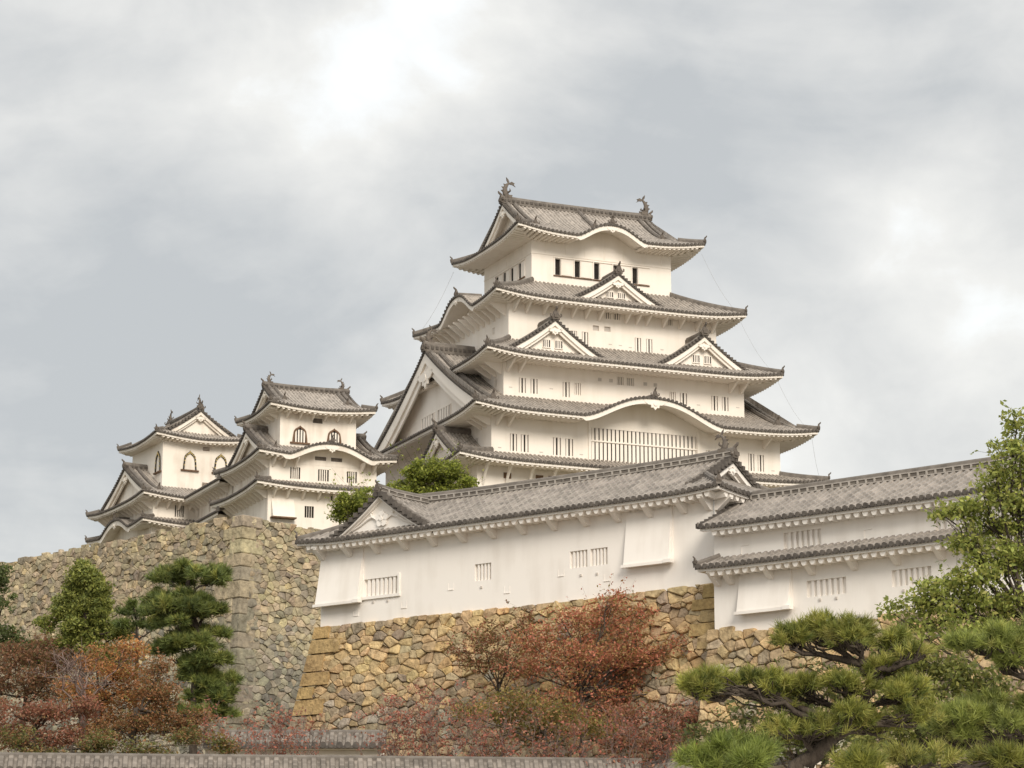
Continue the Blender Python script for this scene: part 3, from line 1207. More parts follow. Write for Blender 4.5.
# descending ridges of the top roof, each ending in a demon tile
for sx in (-1, 1):
    for sy in (-1, 1):
        mb = MB()
        pts = []
        for j in range(8):
            t = R5.bo * (.985 - .62 * j / 7)
            pts.append((sx * 6.45, sy * (R5.bo - t), R5.h('S', 0, t, True) + .06))
        mb.ridge(pts, .36, .32)
        mb.build('descending_ridge', M['ridge'], KEEP)
        ridge_ornament(KEEP, Vector(pts[-1]) + Vector((0, 0, .05)), (0, sy), .62)
mb = MB()
pts = [(0.15, -(R5.bo - t), R5.h('S', 0, t, True) + .08) for t in (7.7, 6.8, 5.9, 5.0, 4.2)]
mb.ridge(pts, .36, .32)
mb.build('descending_ridge', M['ridge'], KEEP)
ridge_ornament(KEEP, Vector(pts[-1]), (0, -1), .66)
for sx in (-1, 1):
    mb = MB()
    pts = [(sx * 13.9, -(R2.bo - t), R2.h('S', 0, t, True) + .06) for t in (14.8, 12, 9, 6.5, 4, 2.6)]
    mb.ridge(pts, .42, .38)
    mb.build('descending_ridge', M['ridge'], KEEP)
    ridge_ornament(KEEP, Vector(pts[-1]), (0, -1), .8)

gw = [(-.95, -.28, 0, .66, 3), (.22, .9, 0, .66, 3)]
for c in (-7.35, 7.4):
    dormer(KEEP, side_T('S', 0, c), 4.75, 56.15, 52.95, -11.35, -10.75, -7.9, win=[(a, b, 53.68, 54.34, n) for a, b, _, _, n in gw], pend=1.0, orn=.85)
    dormer(KEEP, side_T('N', 0, c), 4.75, 56.15, 52.95, -11.35, -10.75, -7.9, pend=1.0, orn=.85)
dormer(KEEP, side_T('S', 0, .1), 4.6, 61.75, 58.95, -8.75, -8.1, -5.4, win=[(a, b, 59.62, 60.1, n) for a, b, _, _, n in gw], pend=.9, orn=.8)
dormer(KEEP, side_T('N', 0, 0), 4.6, 61.75, 58.95, -8.75, -8.1, -5.4, pend=.9, orn=.8)
dormer(KEEP, side_T('W', 0, 8.1), 5.2, 45.9, 42.75, -17.3, -16.7, -14.0, pend=1.1, orn=.8)
fish_ornament(KEEP, side_T('W', 0, 8.1), 0, 46.2, 1, .45)

bracket_row(KEEP, side_T('S', 12.85), [-14.86 + 2.12 * k for k in range(15)], 42.2, 1.7, 1.7, curved=True, w=.2)
bracket_row(KEEP, side_T('W', 15.4), [-12 + 2.1 * k for k in range(12)], 42.2, 1.9, 1.7, curved=True, w=.2)
bracket_row(KEEP, side_T('S', 7.95), [x for x in (-9.9, -8.7, -7.0, -5.6, -4.2, -2.9, -1.55, 1.15, 2.2, 3.2, 4.9, 6.6, 8.3, 9.9)], 58.3, 1.4, .95, w=.17)
bracket_row(KEEP, side_T('W', 10.38), [-7.2 + 1.2 * k for k in range(13)], 58.3, 1.6, 1.15, w=.17)
bracket_row(KEEP, side_T('S', 10.3), [-11.5, -10.4, 10.4, 11.5], 52.2, 1.8, .95, w=.19)
bracket_row(KEEP, side_T('W', 11.87), [7.4, 8.6, 9.8], 52.2, 1.8, 1.1, w=.19)
bracket_row(KEEP, side_T('S', 12.8), [-13.6, -12.5, 12.4], 46.7, 1.7, .9, w=.19)
bracket_row(KEEP, side_T('W', 14.06), [10.6, 11.6, 12.5], 46.7, 1.7, .9, w=.19)
# gun slots and small vents of the keep
vb = MB(side_T('S', 12.85))
for x in (-12.6, -9.6, -8.4, -5.0, 13.2):
    vb.box(x - .35, x + .35, -.04, .0, 41.25, 41.75)
vb.T = side_T('S', 10.3)
for x in (-2.6, -1.5, 1.9, 2.9):
    vb.box(x - .17, x + .17, -.03, .0, 51.2, 51.5, 1)
for x, z in ((-11.2, 49.9), (-7.3, 50.1), (7.2, 49.9), (11.2, 50.0)):
    vb.box(x - .16, x + .16, -.025, .0, z - .04, z + .03, 1)
vb.T = side_T('S', 12.8)
for x, z in ((-13.3, 43.9), (-9.4, 43.8), (-5.6, 43.9), (10.0, 44.0), (13.3, 43.9)):
    vb.box(x - .16, x + .16, -.025, .0, z - .04, z + .03, 1)
vb.T = side_T('S', 7.95)
for x, z in ((-.4, 55.3), (.6, 55.3), (1.6, 55.2), (4.8, 55.3), (-5.4, 55.4)):
    vb.box(x - .16, x + .16, -.025, .0, z - .04, z + .03, 1)
vb.build('wall_vent', [M['wood'], M['inner']], KEEP)
for a, b in (((9.2, -7.6, 64.9), (11.9, -9.2, 59.2)), ((12.0, -9.7, 58.2), (14.0, -12.2, 53.0)), ((14.1, -12.6, 52.2), (16.0, -14.8, 47.4)), ((16.1, -15.0, 46.7), (17.2, -14.4, 43.1)),
             ((-9.3, 7.7, 65.0), (-12.2, 9.6, 58.9))):
    mb = MB()
    A, B = Vector(a), Vector(b)
    mb.tube([A.lerp(B, k / 6) - Vector((0, 0, .5 * math.sin(math.pi * k / 6))) for k in range(7)], .013, 4)
    mb.build('lightning_cable', M['steel'], KEEP)

# ---------------------------------------------------------------- the west small keep
WK = empty('small_keep', (-18.2, 224.0, 0), 23.4)
tag(WK, 'white three-tiered small keep with brown bell windows and a wavy eave, beside the great keep', 'castle keep')
plinth(WK, 5.2, 5.5, 36.9, 22, 4)
facade(WK, 5.06, 5.4, 36.9, 40.25, {'S': [(-1.75, -.92, 37.9, 38.9, 3, 'dark', .18), (.95, 1.75, 38.1, 38.95, 3, 'dark', .18), (.6, 1.55, 39.55, 39.95, 0, 'dark', .5)]}, 'plaster_worn')
facade(WK, 4.85, 5.1, 40.0, 43.15, {'S': [(-3.0, -2.1, 41.23, 42.25, 4, 'dark', .5), (-.49, .49, 41.22, 42.23, 4, 'dark', .5), (2.13, 3.05, 41.25, 42.25, 4, 'dark', .5)]}, 'plaster_worn')
storey(WK, 3.48, 3.53, 43.6, 47.55, None, None, 'plaster_worn')
vm = MB(side_T('S', 5.1))
for c in (-.3, 1.15):
    vm.box(c - .5, c + .5, -.04, .0, 43.0, 43.32)
vm.T = side_T('S', 3.53)
vm.box(-.5, .35, -.04, .0, 46.6, 47.0)
vm.build('wall_vent', M['bronze'], WK)
for c in (-1.68, 1.45):
    bell_window(WK, side_T('S', 3.53), c, 44.75, 46.25, 1.35, False, M['wood'], 'plaster_worn')
N1 = Roof(6.5, 6.75, 40.35, .3, 5.06, 5.4, 4.8, 5.05, 41.0, c=.9, plaster='plaster_worn', pitch=.33)
N1.make(WK, orn=.6, hip_w=.34, hip_h=.3)
N2 = Roof(6.3, 6.5, 43.05, .35, 4.85, 5.1, zr=46.2, xv=5.45, xg=4.8, c=.74, karas=[('S', .3, 4.4, 1.25)], plaster='plaster_worn', pitch=.33)
N2.make(WK, n=10, orn=.6, hip_w=.34, hip_h=.3)
N2.gable_ends(WK, ridge_w=.5, ridge_h=.5, orn=.6, pend=.9, board=.4)
N3 = Roof(4.88, 4.93, 47.5, .4, 3.48, 3.53, zr=50.2, xv=3.85, xg=3.3, c=.68, plaster='plaster_worn', pitch=.33)
N3.make(WK, n=9, orn=.6, hip_w=.34, hip_h=.3)
N3.gable_ends(WK, ridge_w=.45, ridge_h=.45, orn=.55, pend=.7, board=.3, fish=.5)
for rf, xx, ta, tb in ((N3, 2.9, 4.6, 2.1), (N2, 4.3, 6.0, 1.6)):
    for sx in (-1, 1):
        mb = MB()
        pts = [(sx * xx, -(rf.bo - (ta + (tb - ta) * j / 5)), rf.h('S', 0, ta + (tb - ta) * j / 5, True) + .05) for j in range(6)]
        mb.ridge(pts, .3, .26)
        mb.build('descending_ridge', M['ridge'], WK)
        ridge_ornament(WK, pts[-1], (0, -1), .55)
bracket_row(WK, side_T('S', 5.4), [-4.6, -3.4, -2.0, -.6, .8, 2.2, 3.6, 4.8], 40.2, 1.1, .8, 'plaster_worn', .14)
bracket_row(WK, side_T('W', 5.06), [-5 + 1.0 * k for k in range(11)], 40.2, 1.1, .8, 'plaster_worn', .14)
bracket_row(WK, side_T('S', 5.1), [-4.6, -3.6, -2.6, 3.4, 4.5], 42.95, 1.1, .8, 'plaster_worn', .14)
bracket_row(WK, side_T('W', 4.85), [-4.8 + .95 * k for k in range(11)], 42.95, 1.2, .85, 'plaster_worn', .14)
bracket_row(WK, side_T('S', 3.53), [-2.9 + 1.15 * k for k in range(6)], 47.4, 1.0, .6, 'plaster_worn', .13)
bracket_row(WK, side_T('W', 3.48), [-2.9 + 1.15 * k for k in range(6)], 47.4, 1.0, .6, 'plaster_worn', .13)
sd = MB(side_T('S', 5.4))
for x0, x1 in ((-4.75, -2.75),):
    a = [sd.p(x, y, z) for x, y, z in ((x0, -.03, 39.4), (x1, -.03, 39.4), (x1, -.62, 37.75), (x0, -.62, 37.75), (x0, .0, 37.75), (x1, .0, 37.75))]
    for q in ((0, 1, 2, 3), (0, 3, 4), (1, 5, 2), (3, 2, 5, 4)):
        sd.face([a[k] for k in q])
    sd.box(x0 - .08, x1 + .08, -.68, .0, 37.62, 37.74, 1)
sd.build('stone_drop', [M['plaster_worn'], M['wood']], WK)

# ---------------------------------------------------------------- covered corridor between the small keeps
CO = empty('covered_corridor', (-18.2, 224.0, 0), 23.4)
tag(CO, 'long two-roofed covered corridor running back from the brown-windowed small keep', 'corridor')
Tc = lambda x, y, z: (x, y + 11.5, z)
facade(CO, 4.9, 5.9, 36.9, 39.6, {}, 'plaster_worn', Tc)
facade(CO, 4.85, 5.9, 39.6, 42.8, {'W': [(-4.6, -4.0, 41.0, 42.2, 1, 'inner', .4), (-1.0, -.4, 41.0, 42.2, 1, 'inner', .4), (1.4, 2.0, 41.0, 42.2, 1, 'inner', .4), (4.2, 4.8, 41.0, 42.2, 1, 'inner', .4)]}, 'plaster_worn', Tc)
C1 = Roof(6.45, 6.9, 39.75, .0, 4.9, 5.9, 4.82, 5.85, 40.6, c=.9, plaster='plaster_worn', pitch=.33, T=Tc)
C1.make(CO, sides='WE', ornaments=False)
Tc2 = lambda x, y, z: (-y, x + 11.5, z)
C2 = Roof(6.6, 6.3, 42.72, .0, 5.9, 4.85, zr=45.3, xv=6.5, xg=6.4, c=.8, plaster='plaster_worn', pitch=.33, T=Tc2)
C2.make(CO, sides='SN', ornaments=False)
mb = MB(Tc2)
mb.ridge([(-6.5, 0, 45.28), (0, 0, 45.25), (6.5, 0, 45.28)], .5, .5)
mb.build('main_ridge', M['ridge'], CO)
bracket_row(CO, compose(Tc, side_T('W', 4.85)), [-5.6 + .95 * k for k in range(12)], 42.65, 1.2, .85, 'plaster_worn', .14)
bracket_row(CO, compose(Tc, side_T('W', 4.9)), [-5.6 + .95 * k for k in range(12)], 39.6, 1.2, .75, 'plaster_worn', .14)

# ---------------------------------------------------------------- the north-west small keep
IK = empty('small_keep', (-31.4, 244.0, 0), 28)
tag(IK, 'white small keep at far left with front-facing gable and gold-studded black bell windows', 'castle keep')
plinth(IK, 5.7, 6.8, 37.0, 22, 4)
facade(IK, 5.4, 6.5, 37.0, 40.3, {}, 'plaster_worn')
facade(IK, 5.25, 6.35, 40.0, 42.9, {'S': [(-3.1, -2.2, 41.2, 42.3, 4, 'dark', .45), (1.6, 2.5, 41.2, 42.3, 4, 'dark', .45)]}, 'plaster_worn')
storey(IK, 3.65, 4.15, 44.0, 48.95, None, None, 'plaster_worn')
vm = MB(side_T('S', 4.15))
for z0 in (48.15, 44.75):
    for k in range(3):
        vm.box(.35, 1.0, -.05, .0, z0 + k * .13, z0 + k * .13 + .06)
vm.build('wall_vent', M['wood'], IK)
for c in (-.95, 2.15):
    bell_window(IK, side_T('S', 4.15), c, 46.15, 48.0, 1.35, True, M['black_lacquer'], 'plaster_worn')
bell_window(IK, side_T('W', 3.65), 3.1, 45.9, 47.9, 1.35, True, M['black_lacquer'], 'plaster_worn')
I1 = Roof(6.8, 7.9, 40.3, .35, 5.4, 6.5, 5.2, 6.3, 41.0, c=.9, plaster='plaster_worn', pitch=.36, karas=[('W', .0, 4.4, 1.2)])
I1.make(IK, orn=.6, hip_w=.34, hip_h=.3)
I2 = Roof(6.8, 7.9, 42.75, .4, 5.25, 6.35, zr=46.6, xv=5.85, xg=5.2, c=.74, plaster='plaster_worn', pitch=.33)
I2.make(IK, n=10, orn=.6, hip_w=.34, hip_h=.3)
I2.gable_ends(IK, ridge_w=.5, ridge_h=.5, orn=.6, pend=1.1, board=.45)
Ti = lambda x, y, z: (-y, x, z)
I3 = Roof(5.3, 4.78, 48.95, .42, 4.15, 3.65, zr=52.0, xv=4.3, xg=3.85, c=.70, plaster='plaster_worn', pitch=.33, T=Ti)
I3.make(IK, n=9, orn=.6, hip_w=.34, hip_h=.3)
I3.gable_ends(IK, ridge_w=.45, ridge_h=.45, orn=.6, pend=.8, board=.34, fish=.55)
for sy in (-1, 1):
    mb = MB(Ti)
    pts = [(3.3, sy * (4.78 - t), I3.h('S', 0, t, True) + .05) for t in (4.5, 3.9, 3.3, 2.7, 2.1)]
    mb.ridge(pts, .3, .26)
    mb.build('descending_ridge', M['ridge'], IK)
mb = MB()
pts = [(-4.6, -(7.9 - t), I2.h('S', 0, t, True) + .05) for t in (7.6, 6, 4.4, 3, 1.9)]
mb.ridge(pts, .3, .26)
mb.build('descending_ridge', M['ridge'], IK)
ridge_ornament(IK, pts[-1], (0, -1), .62)
bracket_row(IK, side_T('W', 5.25), [-6 + 1.0 * k for k in range(13)], 42.65, 1.2, .85, 'plaster_worn', .14)
bracket_row(IK, side_T('S', 6.35), [-5 + 1.1 * k for k in range(10)], 42.65, 1.2, .8, 'plaster_worn', .14)

# ---------------------------------------------------------------- the long white turret in front
FB = empty('long_turret', (8.73, 111.0, 0), -38.5)
tag(FB, 'long low white turret with a crested front gable, standing on the ochre stone wall', 'turret')
FD = 6.2                                            # depth of the building
Tf = lambda x, y, z: (x - 11.5, y + FD / 2, z)      # local centre of the block
wf = [(-20.2, -18.06, 17.6, 18.42, 7, 'plaster_near', .5), (-13.36, -12.38, 17.72, 18.5, 4, 'plaster_near', .42), (-7.82, -6.84, 17.78, 18.55, 4, 'plaster_near', .42), (-6.68, -5.72, 17.78, 18.55, 4, 'plaster_near', .42)]
wf = [(a + 11.5, b + 11.5, *r) for a, b, *r in wf]
facade(FB, 11.5, FD / 2, 16.3, 20.3, {'S': wf}, 'plaster_near', Tf, D=.15)
for w in wf[:1]:
    mb = MB(compose(Tf, side_T('S', FD / 2)))
    mb.box(w[0] - .12, w[1] + .18, -.09, .0, w[2] - .16, w[2] - .02)
    mb.box(w[1] + .02, w[1] + .14, -.07, .0, w[2] - .02, w[3] + .12)
    mb.build('window_sill', M['plaster_near'], FB)
FR = Roof(12.45, FD / 2 + .95, 20.35, .16, 11.5, FD / 2, zr=22.45, xv=10.5, xg=10.0, c=.85, full_hip_w=True, board=.07, pitch=.33, tile='tile_near', plaster='plaster_near', T=Tf, Lu=1.4)
FR.make(FB, n=14, rafter=.42, hip_w=.24, hip_h=.2, orn=.5)
FR.gable_ends(FB, which='E', vr=.6, ridge_w=.36, ridge_h=.42, orn=.5, pend=.55, board=.22, lattice=True, verge_step=.3, fish=.48)
dormer(FB, lambda x, y, z: (x - 18.8, y, z), 3.7, 22.4, 20.15, -.62, -.30, 4.0, pend=0, orn=.42, G=.72, plaster='plaster_near', tile='tile_near', pitch=.33, wall_z=20.5, vr=.7, board=.09, ridge_w=.34, ridge_h=.38, lattice=True)
# crest in the front gable: a flower boss between two curling bands
cb = MB(lambda x, y, z: (x - 18.8, y - .32, z))
for k in range(5):
    a = math.pi / 2 + k * 2 * math.pi / 5
    cx_, cz_ = .23 * math.cos(a), 21.18 + .23 * math.sin(a)
    cb.prism([(cx_ + .17 * math.cos(q * math.pi / 5), cz_ + .17 * math.sin(q * math.pi / 5)) for q in range(10)], -.10, .0)
cb.prism([(.1 * math.cos(q * math.pi / 4), 21.18 + .1 * math.sin(q * math.pi / 4)) for q in range(8)], -.15, -.02)
for s in (-1, 1):
    cb.tube([(s * .34, -.04, 21.2), (s * .62, -.04, 21.34), (s * .95, -.04, 21.22), (s * 1.4, -.04, 20.98), (s * 1.9, -.04, 20.78)], [.07, .07, .06, .05, .03], 5)
    cb.tube([(s * .62, -.04, 21.34), (s * .72, -.04, 21.5), (s * .6, -.04, 21.56)], [.05, .045, .03], 5)
cb.build('gable_crest', M['plaster_near'], FB)
bracket_row(FB, compose(Tf, side_T('S', FD / 2)), [-22.85 + 11.5 + 1.78 * k for k in range(13)] + [11.3], 20.22, .8, .62, 'plaster_near', .26)
bracket_row(FB, compose(Tf, side_T('E', 11.5)), [-2.9, 0, 2.9], 20.22, .8, .62, 'plaster_near', .26)


def stone_drop(root, T, x0, x1, zt, zb, out, y0=0.0):
    """flared plaster box with a timber lip, for dropping stones"""
    mb = MB(T)
    n = 6
    pr = None
    for j in range(n + 1):
        u = j / n
        y = -.06 - (out - .06) * u ** 1.15
        z = zt + (zb - zt) * u
        cur = [mb.p(x0, y, z), mb.p(x1, y, z), mb.p(x1, .0, z), mb.p(x0, .0, z)]
        if pr:
            for a, b in ((0, 1), (1, 2), (3, 0)):
                mb.face([pr[a], pr[b], cur[b], cur[a]])
        pr = cur
    mb.box(x0 - .1, x1 + .1, -out - .06, -out + .14, zb - .14, zb - .01)
    mb.box(x1 - .22, x1 + .16, -out - .1, -out + .2, zb - .13, zb + .03)
    mb.quad((x0, -out + .14, zb - .04), (x1, -out + .14, zb - .04), (x1, .0, zb - .04), (x0, .0, zb - .04), 1)
    mb.box(x1 + .002, x1 + .05, -.09, .0, zb, zt + .5)
    return mb.build('stone_drop', [M['plaster_near'], M['inner']], root)


Tfs = lambda x, y, z: (x, y, z)
stone_drop(FB, Tfs, -22.98, -20.28, 19.75, 17.42, .45)
stone_drop(FB, Tfs, -4.62, -2.2, 19.9, 17.6, .34)
gp = MB(Tfs)
for x, z in ((-14.79, 17.63), (-11.45, 17.18), (-8.33, 17.67), (-5.76, 17.21), (-17.67, 17.03), (-20.7, 16.91)):
    gp.box(x - .17, x + .17, -.03, .0, z - .2, z - .165)
    gp.box(x - .17, x - .155, -.012, .0, z - .165, z + .13)
    gp.box(x + .155, x + .17, -.012, .0, z - .165, z + .13)
for x, z in ((-19.6, 17.3), (-18.7, 17.28), (-12.95, 17.4), (-7.2, 17.42), (-6.3, 17.4)):
    gp.box(x - .05, x + .05, -.05, .0, z - .05, z + .05, 1)
gp.build('gun_port', [M['plaster_near'], M['inner']], FB)
dp = MB()
dp.tube([(.10, -.12, 20.0), (.10, -.12, 17.0), (.16, -.5, 11.5)], .028, 5)
dp.build('earth_cable', M['steel'], FB)

# ---------------------------------------------------------------- the two-storey white gallery on the right
GB = empty('white_gallery', (8.9, 109.0, 0), -40.5)
tag(GB, 'two-storey white gallery with two tiled eaves and barred windows, behind the green tree', 'turret')
GLn = 30.0
Tg = lambda x, y, z: (x + GLn / 2 - .45, y + 2.8, z)
gx = GLn / 2 - .45
lw = [(4.25 + 5.05 * 0, 6.18, 15.1, 15.78, 6, 'plaster_near', .45), (8.36, 10.2, 15.15, 15.82, 6, 'plaster_near', .45), (13.3, 15.2, 15.15, 15.82, 6, 'plaster_near', .45), (18.0, 19.9, 15.15, 15.82, 6, 'plaster_near', .45)]
uw = [(2.75, 4.63, 17.3, 18.02, 6, 'plaster_near', .45), (10.1, 12.1, 17.3, 18.02, 6, 'plaster_near', .45), (16.5, 18.4, 17.3, 18.02, 6, 'plaster_near', .45)]
facade(GB, GLn / 2, 2.8, 13.9, 16.75, {'S': [(a - gx, b - gx, *r) for a, b, *r in lw]}, 'plaster_near', Tg, D=.15)
Tg2 = lambda x, y, z: (x + GLn / 2 - .85, y + 3.1, z)
facade(GB, GLn / 2, 2.5, 16.75, 18.55, {'S': [(a - gx + .4, b - gx + .4, *r) for a, b, *r in uw]}, 'plaster_near', Tg2, D=.15)
G1 = Roof(GLn / 2 + .35, 3.7, 16.7, .05, GLn / 2, 2.8, GLn / 2 - .05, 2.48, 17.22, c=1, board=.07, pitch=.33, tile='tile_near', plaster='plaster_near', T=Tg, Lu=1.2)
G1.make(GB, n=5, rafter=.42, hip_w=.26, hip_h=.2, orn=.4)
G2 = Roof(GLn / 2 + .3, 3.3, 18.55, .05, GLn / 2, 2.5, zr=20.15, xv=GLn / 2 + .25, xg=GLn / 2 + .1, c=.9, board=.07, pitch=.33, tile='tile_near', plaster='plaster_near', T=Tg2, Lu=1.0)
G2.make(GB, sides='SN', n=10, rafter=.42, ornaments=False, hip_w=.2, hip_h=.15)
mb = MB(Tg2)
lattice_ridge(mb, [(-GLn / 2 + .35, 0, 20.13), (GLn / 2 + .4, 0, 20.13)], .36, .42)
mb.build('main_ridge', [M['ridge'], M['ridge_lime']], GB)
ge = MB(Tg2)
for sx in (-1, 1):
    ge.poly([(sx * (GLn / 2 + .02), -2.5, 18.5), (sx * (GLn / 2 + .02), 2.5, 18.5), (sx * (GLn / 2 + .02), 0, 19.85)])
ge.build('gable_wall', M['plaster_near'], GB)
for sx in (-1, 1):
    vt = MB(Tg2)
    for sy in (-1, 1):
        for k in range(11):
            t = .1 + k * .31
            z = G2.h('S', 0, t, True)
            x = sx * (GLn / 2 + .25)
            y = sy * (3.3 - t)
            vt.box(x - .12, x + .12, y - .11, y + .11, z - .05, z + .16)
    vt.build('verge_tiles', M['tile_dark'], GB)
bracket_row(GB, compose(Tg, side_T('S', 2.8)), [-GLn / 2 + .25, *[-GLn / 2 + .95 + 2.05 * k for k in range(15)]], 16.6, .75, .6, 'plaster_near', .24)
stone_drop(GB, Tfs, .92, 3.5, 16.35, 14.78, .34)
gp = MB(Tfs)
for x in (4.9, 5.7, 8.9, 9.7):
    gp.box(x - .05, x + .05, -.05, .0, 14.9, 15.0, 1)
gp.T = lambda x, y, z: (x, y + .6, z)
for x in (.75, 6.9):
    gp.box(x - .2, x - .16, -.03, .0, 17.35, 17.75)
    gp.box(x - .16, x + .2, -.03, .0, 17.71, 17.75)
gp.build('gun_port', [M['plaster_near'], M['inner']], GB)

# ---------------------------------------------------------------- dry stone walls
def clip(poly, nx, ny, d):
    out = []
    n = len(poly)
    for i in range(n):
        a, b = poly[i], poly[(i + 1) % n]
        da, db = a[0] * nx + a[1] * ny - d, b[0] * nx + b[1] * ny - d
        if da <= 0:
            out.append(a)
        if da * db < 0:
            t = da / (da - db)
            out.append((a[0] + (b[0] - a[0]) * t, a[1] + (b[1] - a[1]) * t))
    return out


def stone_cells(u0, u1, v0, v1, size, rng, aspect=1.35):
    """irregular polygons from a weighted cell diagram, so big boulders sit among small ones"""
    seeds = []
    h = size / aspect ** .5
    w = size * aspect ** .5
    ny, nx = max(1, int((v1 - v0) / h)), max(1, int((u1 - u0) / w))
    grid = {}
    for j in range(ny):
        for i in range(nx):
            if rng.random() < .10:
                continue
            u = u0 + (i + .5 + (.25 if j % 2 else -.25) + rng.uniform(-.36, .36)) * (u1 - u0) / nx
            v = v0 + (j + .5 + rng.uniform(-.34, .34)) * (v1 - v0) / ny
            grid.setdefault((i, j), []).append(len(seeds))
            seeds.append((u, v, rng.uniform(-1, 1) * .26 * size * size))
            if rng.random() < .30:          # chinking stone
                grid[(i, j)].append(len(seeds))
                seeds.append((u + rng.uniform(-.5, .5) * w, v + rng.uniform(-.5, .5) * h, -.16 * size * size))
    cells = []
    for (i, j), ids in grid.items():
        near = []
        for a in range(-3, 4):
            for b in range(-3, 4):
                near += grid.get((i + a, j + b), [])
        for k in ids:
            x, y, wk = seeds[k]
            pol = [(max(u0, x - 2.2 * w), max(v0, y - 2.2 * h)), (min(u1, x + 2.2 * w), max(v0, y - 2.2 * h)), (min(u1, x + 2.2 * w), min(v1, y + 2.2 * h)), (max(u0, x - 2.2 * w), min(v1, y + 2.2 * h))]
            sh = rng.uniform(-.15, .15)
            for m in near:
                if m == k:
                    continue
                a, b, wm = seeds[m]
                nx_, ny_ = a - x, (b - y) * aspect
                d = ((a * a + b * b * aspect - wm) - (x * x + y * y * aspect - wk)) / 2
                pol = clip(pol, nx_, ny_, d)
                if len(pol) < 3:
                    break
            if len(pol) >= 3:
                cells.append((pol, x, y))
    return cells


def add_stone(mb, P, N, pol, depth, colr, rng, gap=.02):
    cx = sum(p[0] for p in pol) / len(pol)
    cy = sum(p[1] for p in pol) / len(pol)
    # drop tiny edges, cut corners
    pts = []
    for i, p in enumerate(pol):
        q = pol[(i + 1) % len(pol)]
        L = math.hypot(q[0] - p[0], q[1] - p[1])
        if L < .05:
            continue
        k = rng.uniform(.03, .15)
        pts.append((p[0] + (q[0] - p[0]) * k, p[1] + (q[1] - p[1]) * k))
        pts.append((p[0] + (q[0] - p[0]) * (1 - k), p[1] + (q[1] - p[1]) * (1 - k)))
    if len(pts) < 4:
        return
    R = sum(math.hypot(a - cx, b - cy) for a, b in pts) / len(pts)
    if R < .05:
        return
    f0 = max(.4, 1 - gap / R)
    tu, tv = rng.uniform(-.16, .16), rng.uniform(-.16, .16)
    rings = []
    for f, d in ((f0, -.18), (f0, depth * .55), (f0 * .94, depth * .86), (f0 * .76, depth)):
        r = []
        for a, b in pts:
            du, dv = (a - cx) * f, (b - cy) * f
            dd = d + (du * tu + dv * tv if d > 0 else 0) + (rng.uniform(-.018, .018) if d > 0 else 0)
            r.append(mb.p(*(P(cx + du, cy + dv) + N * dd), c=colr))
        rings.append(r)
    c = mb.p(*(P(cx, cy) + N * (depth * 1.04 + rng.uniform(-.02, .03))), c=colr)
    n = len(pts)
    for a, b in zip(rings, rings[1:]):
        for i in range(n):
            mb.face([a[i], a[(i + 1) % n], b[(i + 1) % n], b[i]])
    for i in range(n):
        mb.face([rings[-1][i], rings[-1][(i + 1) % n], c])


def backing(P, N, u0, u1, v0, v1, off=-.06):
    mb = MB()
    nu, nv = max(2, int((u1 - u0) / 2)), 10
    g = [[mb.p(*(P(u0 + (u1 - u0) * i / nu, v0 + (v1 - v0) * j / nv) + N * off)) for i in range(nu + 1)] for j in range(nv + 1)]
    for j in range(nv):
        for i in range(nu):
            mb.face([g[j][i], g[j][i + 1], g[j + 1][i + 1], g[j + 1][i]])
    return mb


def pick(rng, pal, jit=.12):
    c = rng.choices([p[:3] for p in pal], [p[3] for p in pal])[0]
    f = 1 + rng.uniform(-jit, jit)
    return tuple(x * f * (1 + rng.uniform(-.04, .04)) for x in c)


OLD = [(.385, .325, .22, 5), (.335, .28, .19, 4), (.30, .25, .18, 3), (.42, .35, .225, 2), (.26, .225, .17, 2), (.41, .32, .195, .7)]
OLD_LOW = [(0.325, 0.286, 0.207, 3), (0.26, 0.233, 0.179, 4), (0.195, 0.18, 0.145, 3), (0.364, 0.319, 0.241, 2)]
OCHRE = [(0.53, 0.386, 0.211, 5), (0.482, 0.355, 0.202, 4), (0.435, 0.324, 0.193, 3), (0.371, 0.294, 0.193, 2.4), (0.424, 0.324, 0.197, 2), (0.488, 0.335, 0.169, 1.2), (0.307, 0.252, 0.179, 1.2)]
GREYISH = [(0.344, 0.278, 0.192, 4), (0.395, 0.295, 0.18, 3), (0.269, 0.22, 0.16, 2.5), (0.403, 0.357, 0.28, 1)]

# the big bastion at the left: two battered faces and a sharp quoined corner
rng = random.Random(5)
BC = at(243, 515.5, 140.0)
BASTION = empty('stone_bastion', (BC.x, BC.y, 11.0))
tag(BASTION, 'high battered bastion of weathered grey-yellow stone with a sharp corner, at the left', 'stone wall', kind='thing')
dl = Vector((-math.sin(math.radians(44)), math.cos(math.radians(44)), 0))
dr = Vector((math.sin(math.radians(39)), math.cos(math.radians(39)), 0))
nl = Vector((-dl.y, dl.x, 0)) * (1 if (-dl.y * -1 + 0) < 0 else 1)
nl = Vector((-math.cos(math.radians(44)), -math.sin(math.radians(44)), 0))
nr = Vector((math.cos(math.radians(39)), -math.sin(math.radians(39)), 0))
BH = 13.6
bo_ = Vector((BC.x, BC.y, 11.0))


def batter(v):
    return .13 * v + .009 * v * v if v > 0 else 0


def bcorner(v):
    k = batter(v) / (1 + nl.dot(nr))
    return Vector((BC.x, BC.y, BC.z - v)) + (nl + nr) * k - bo_


def PL(u, v):
    return bcorner(v) + dl * u


def PR(u, v):
    return bcorner(v) + dr * u


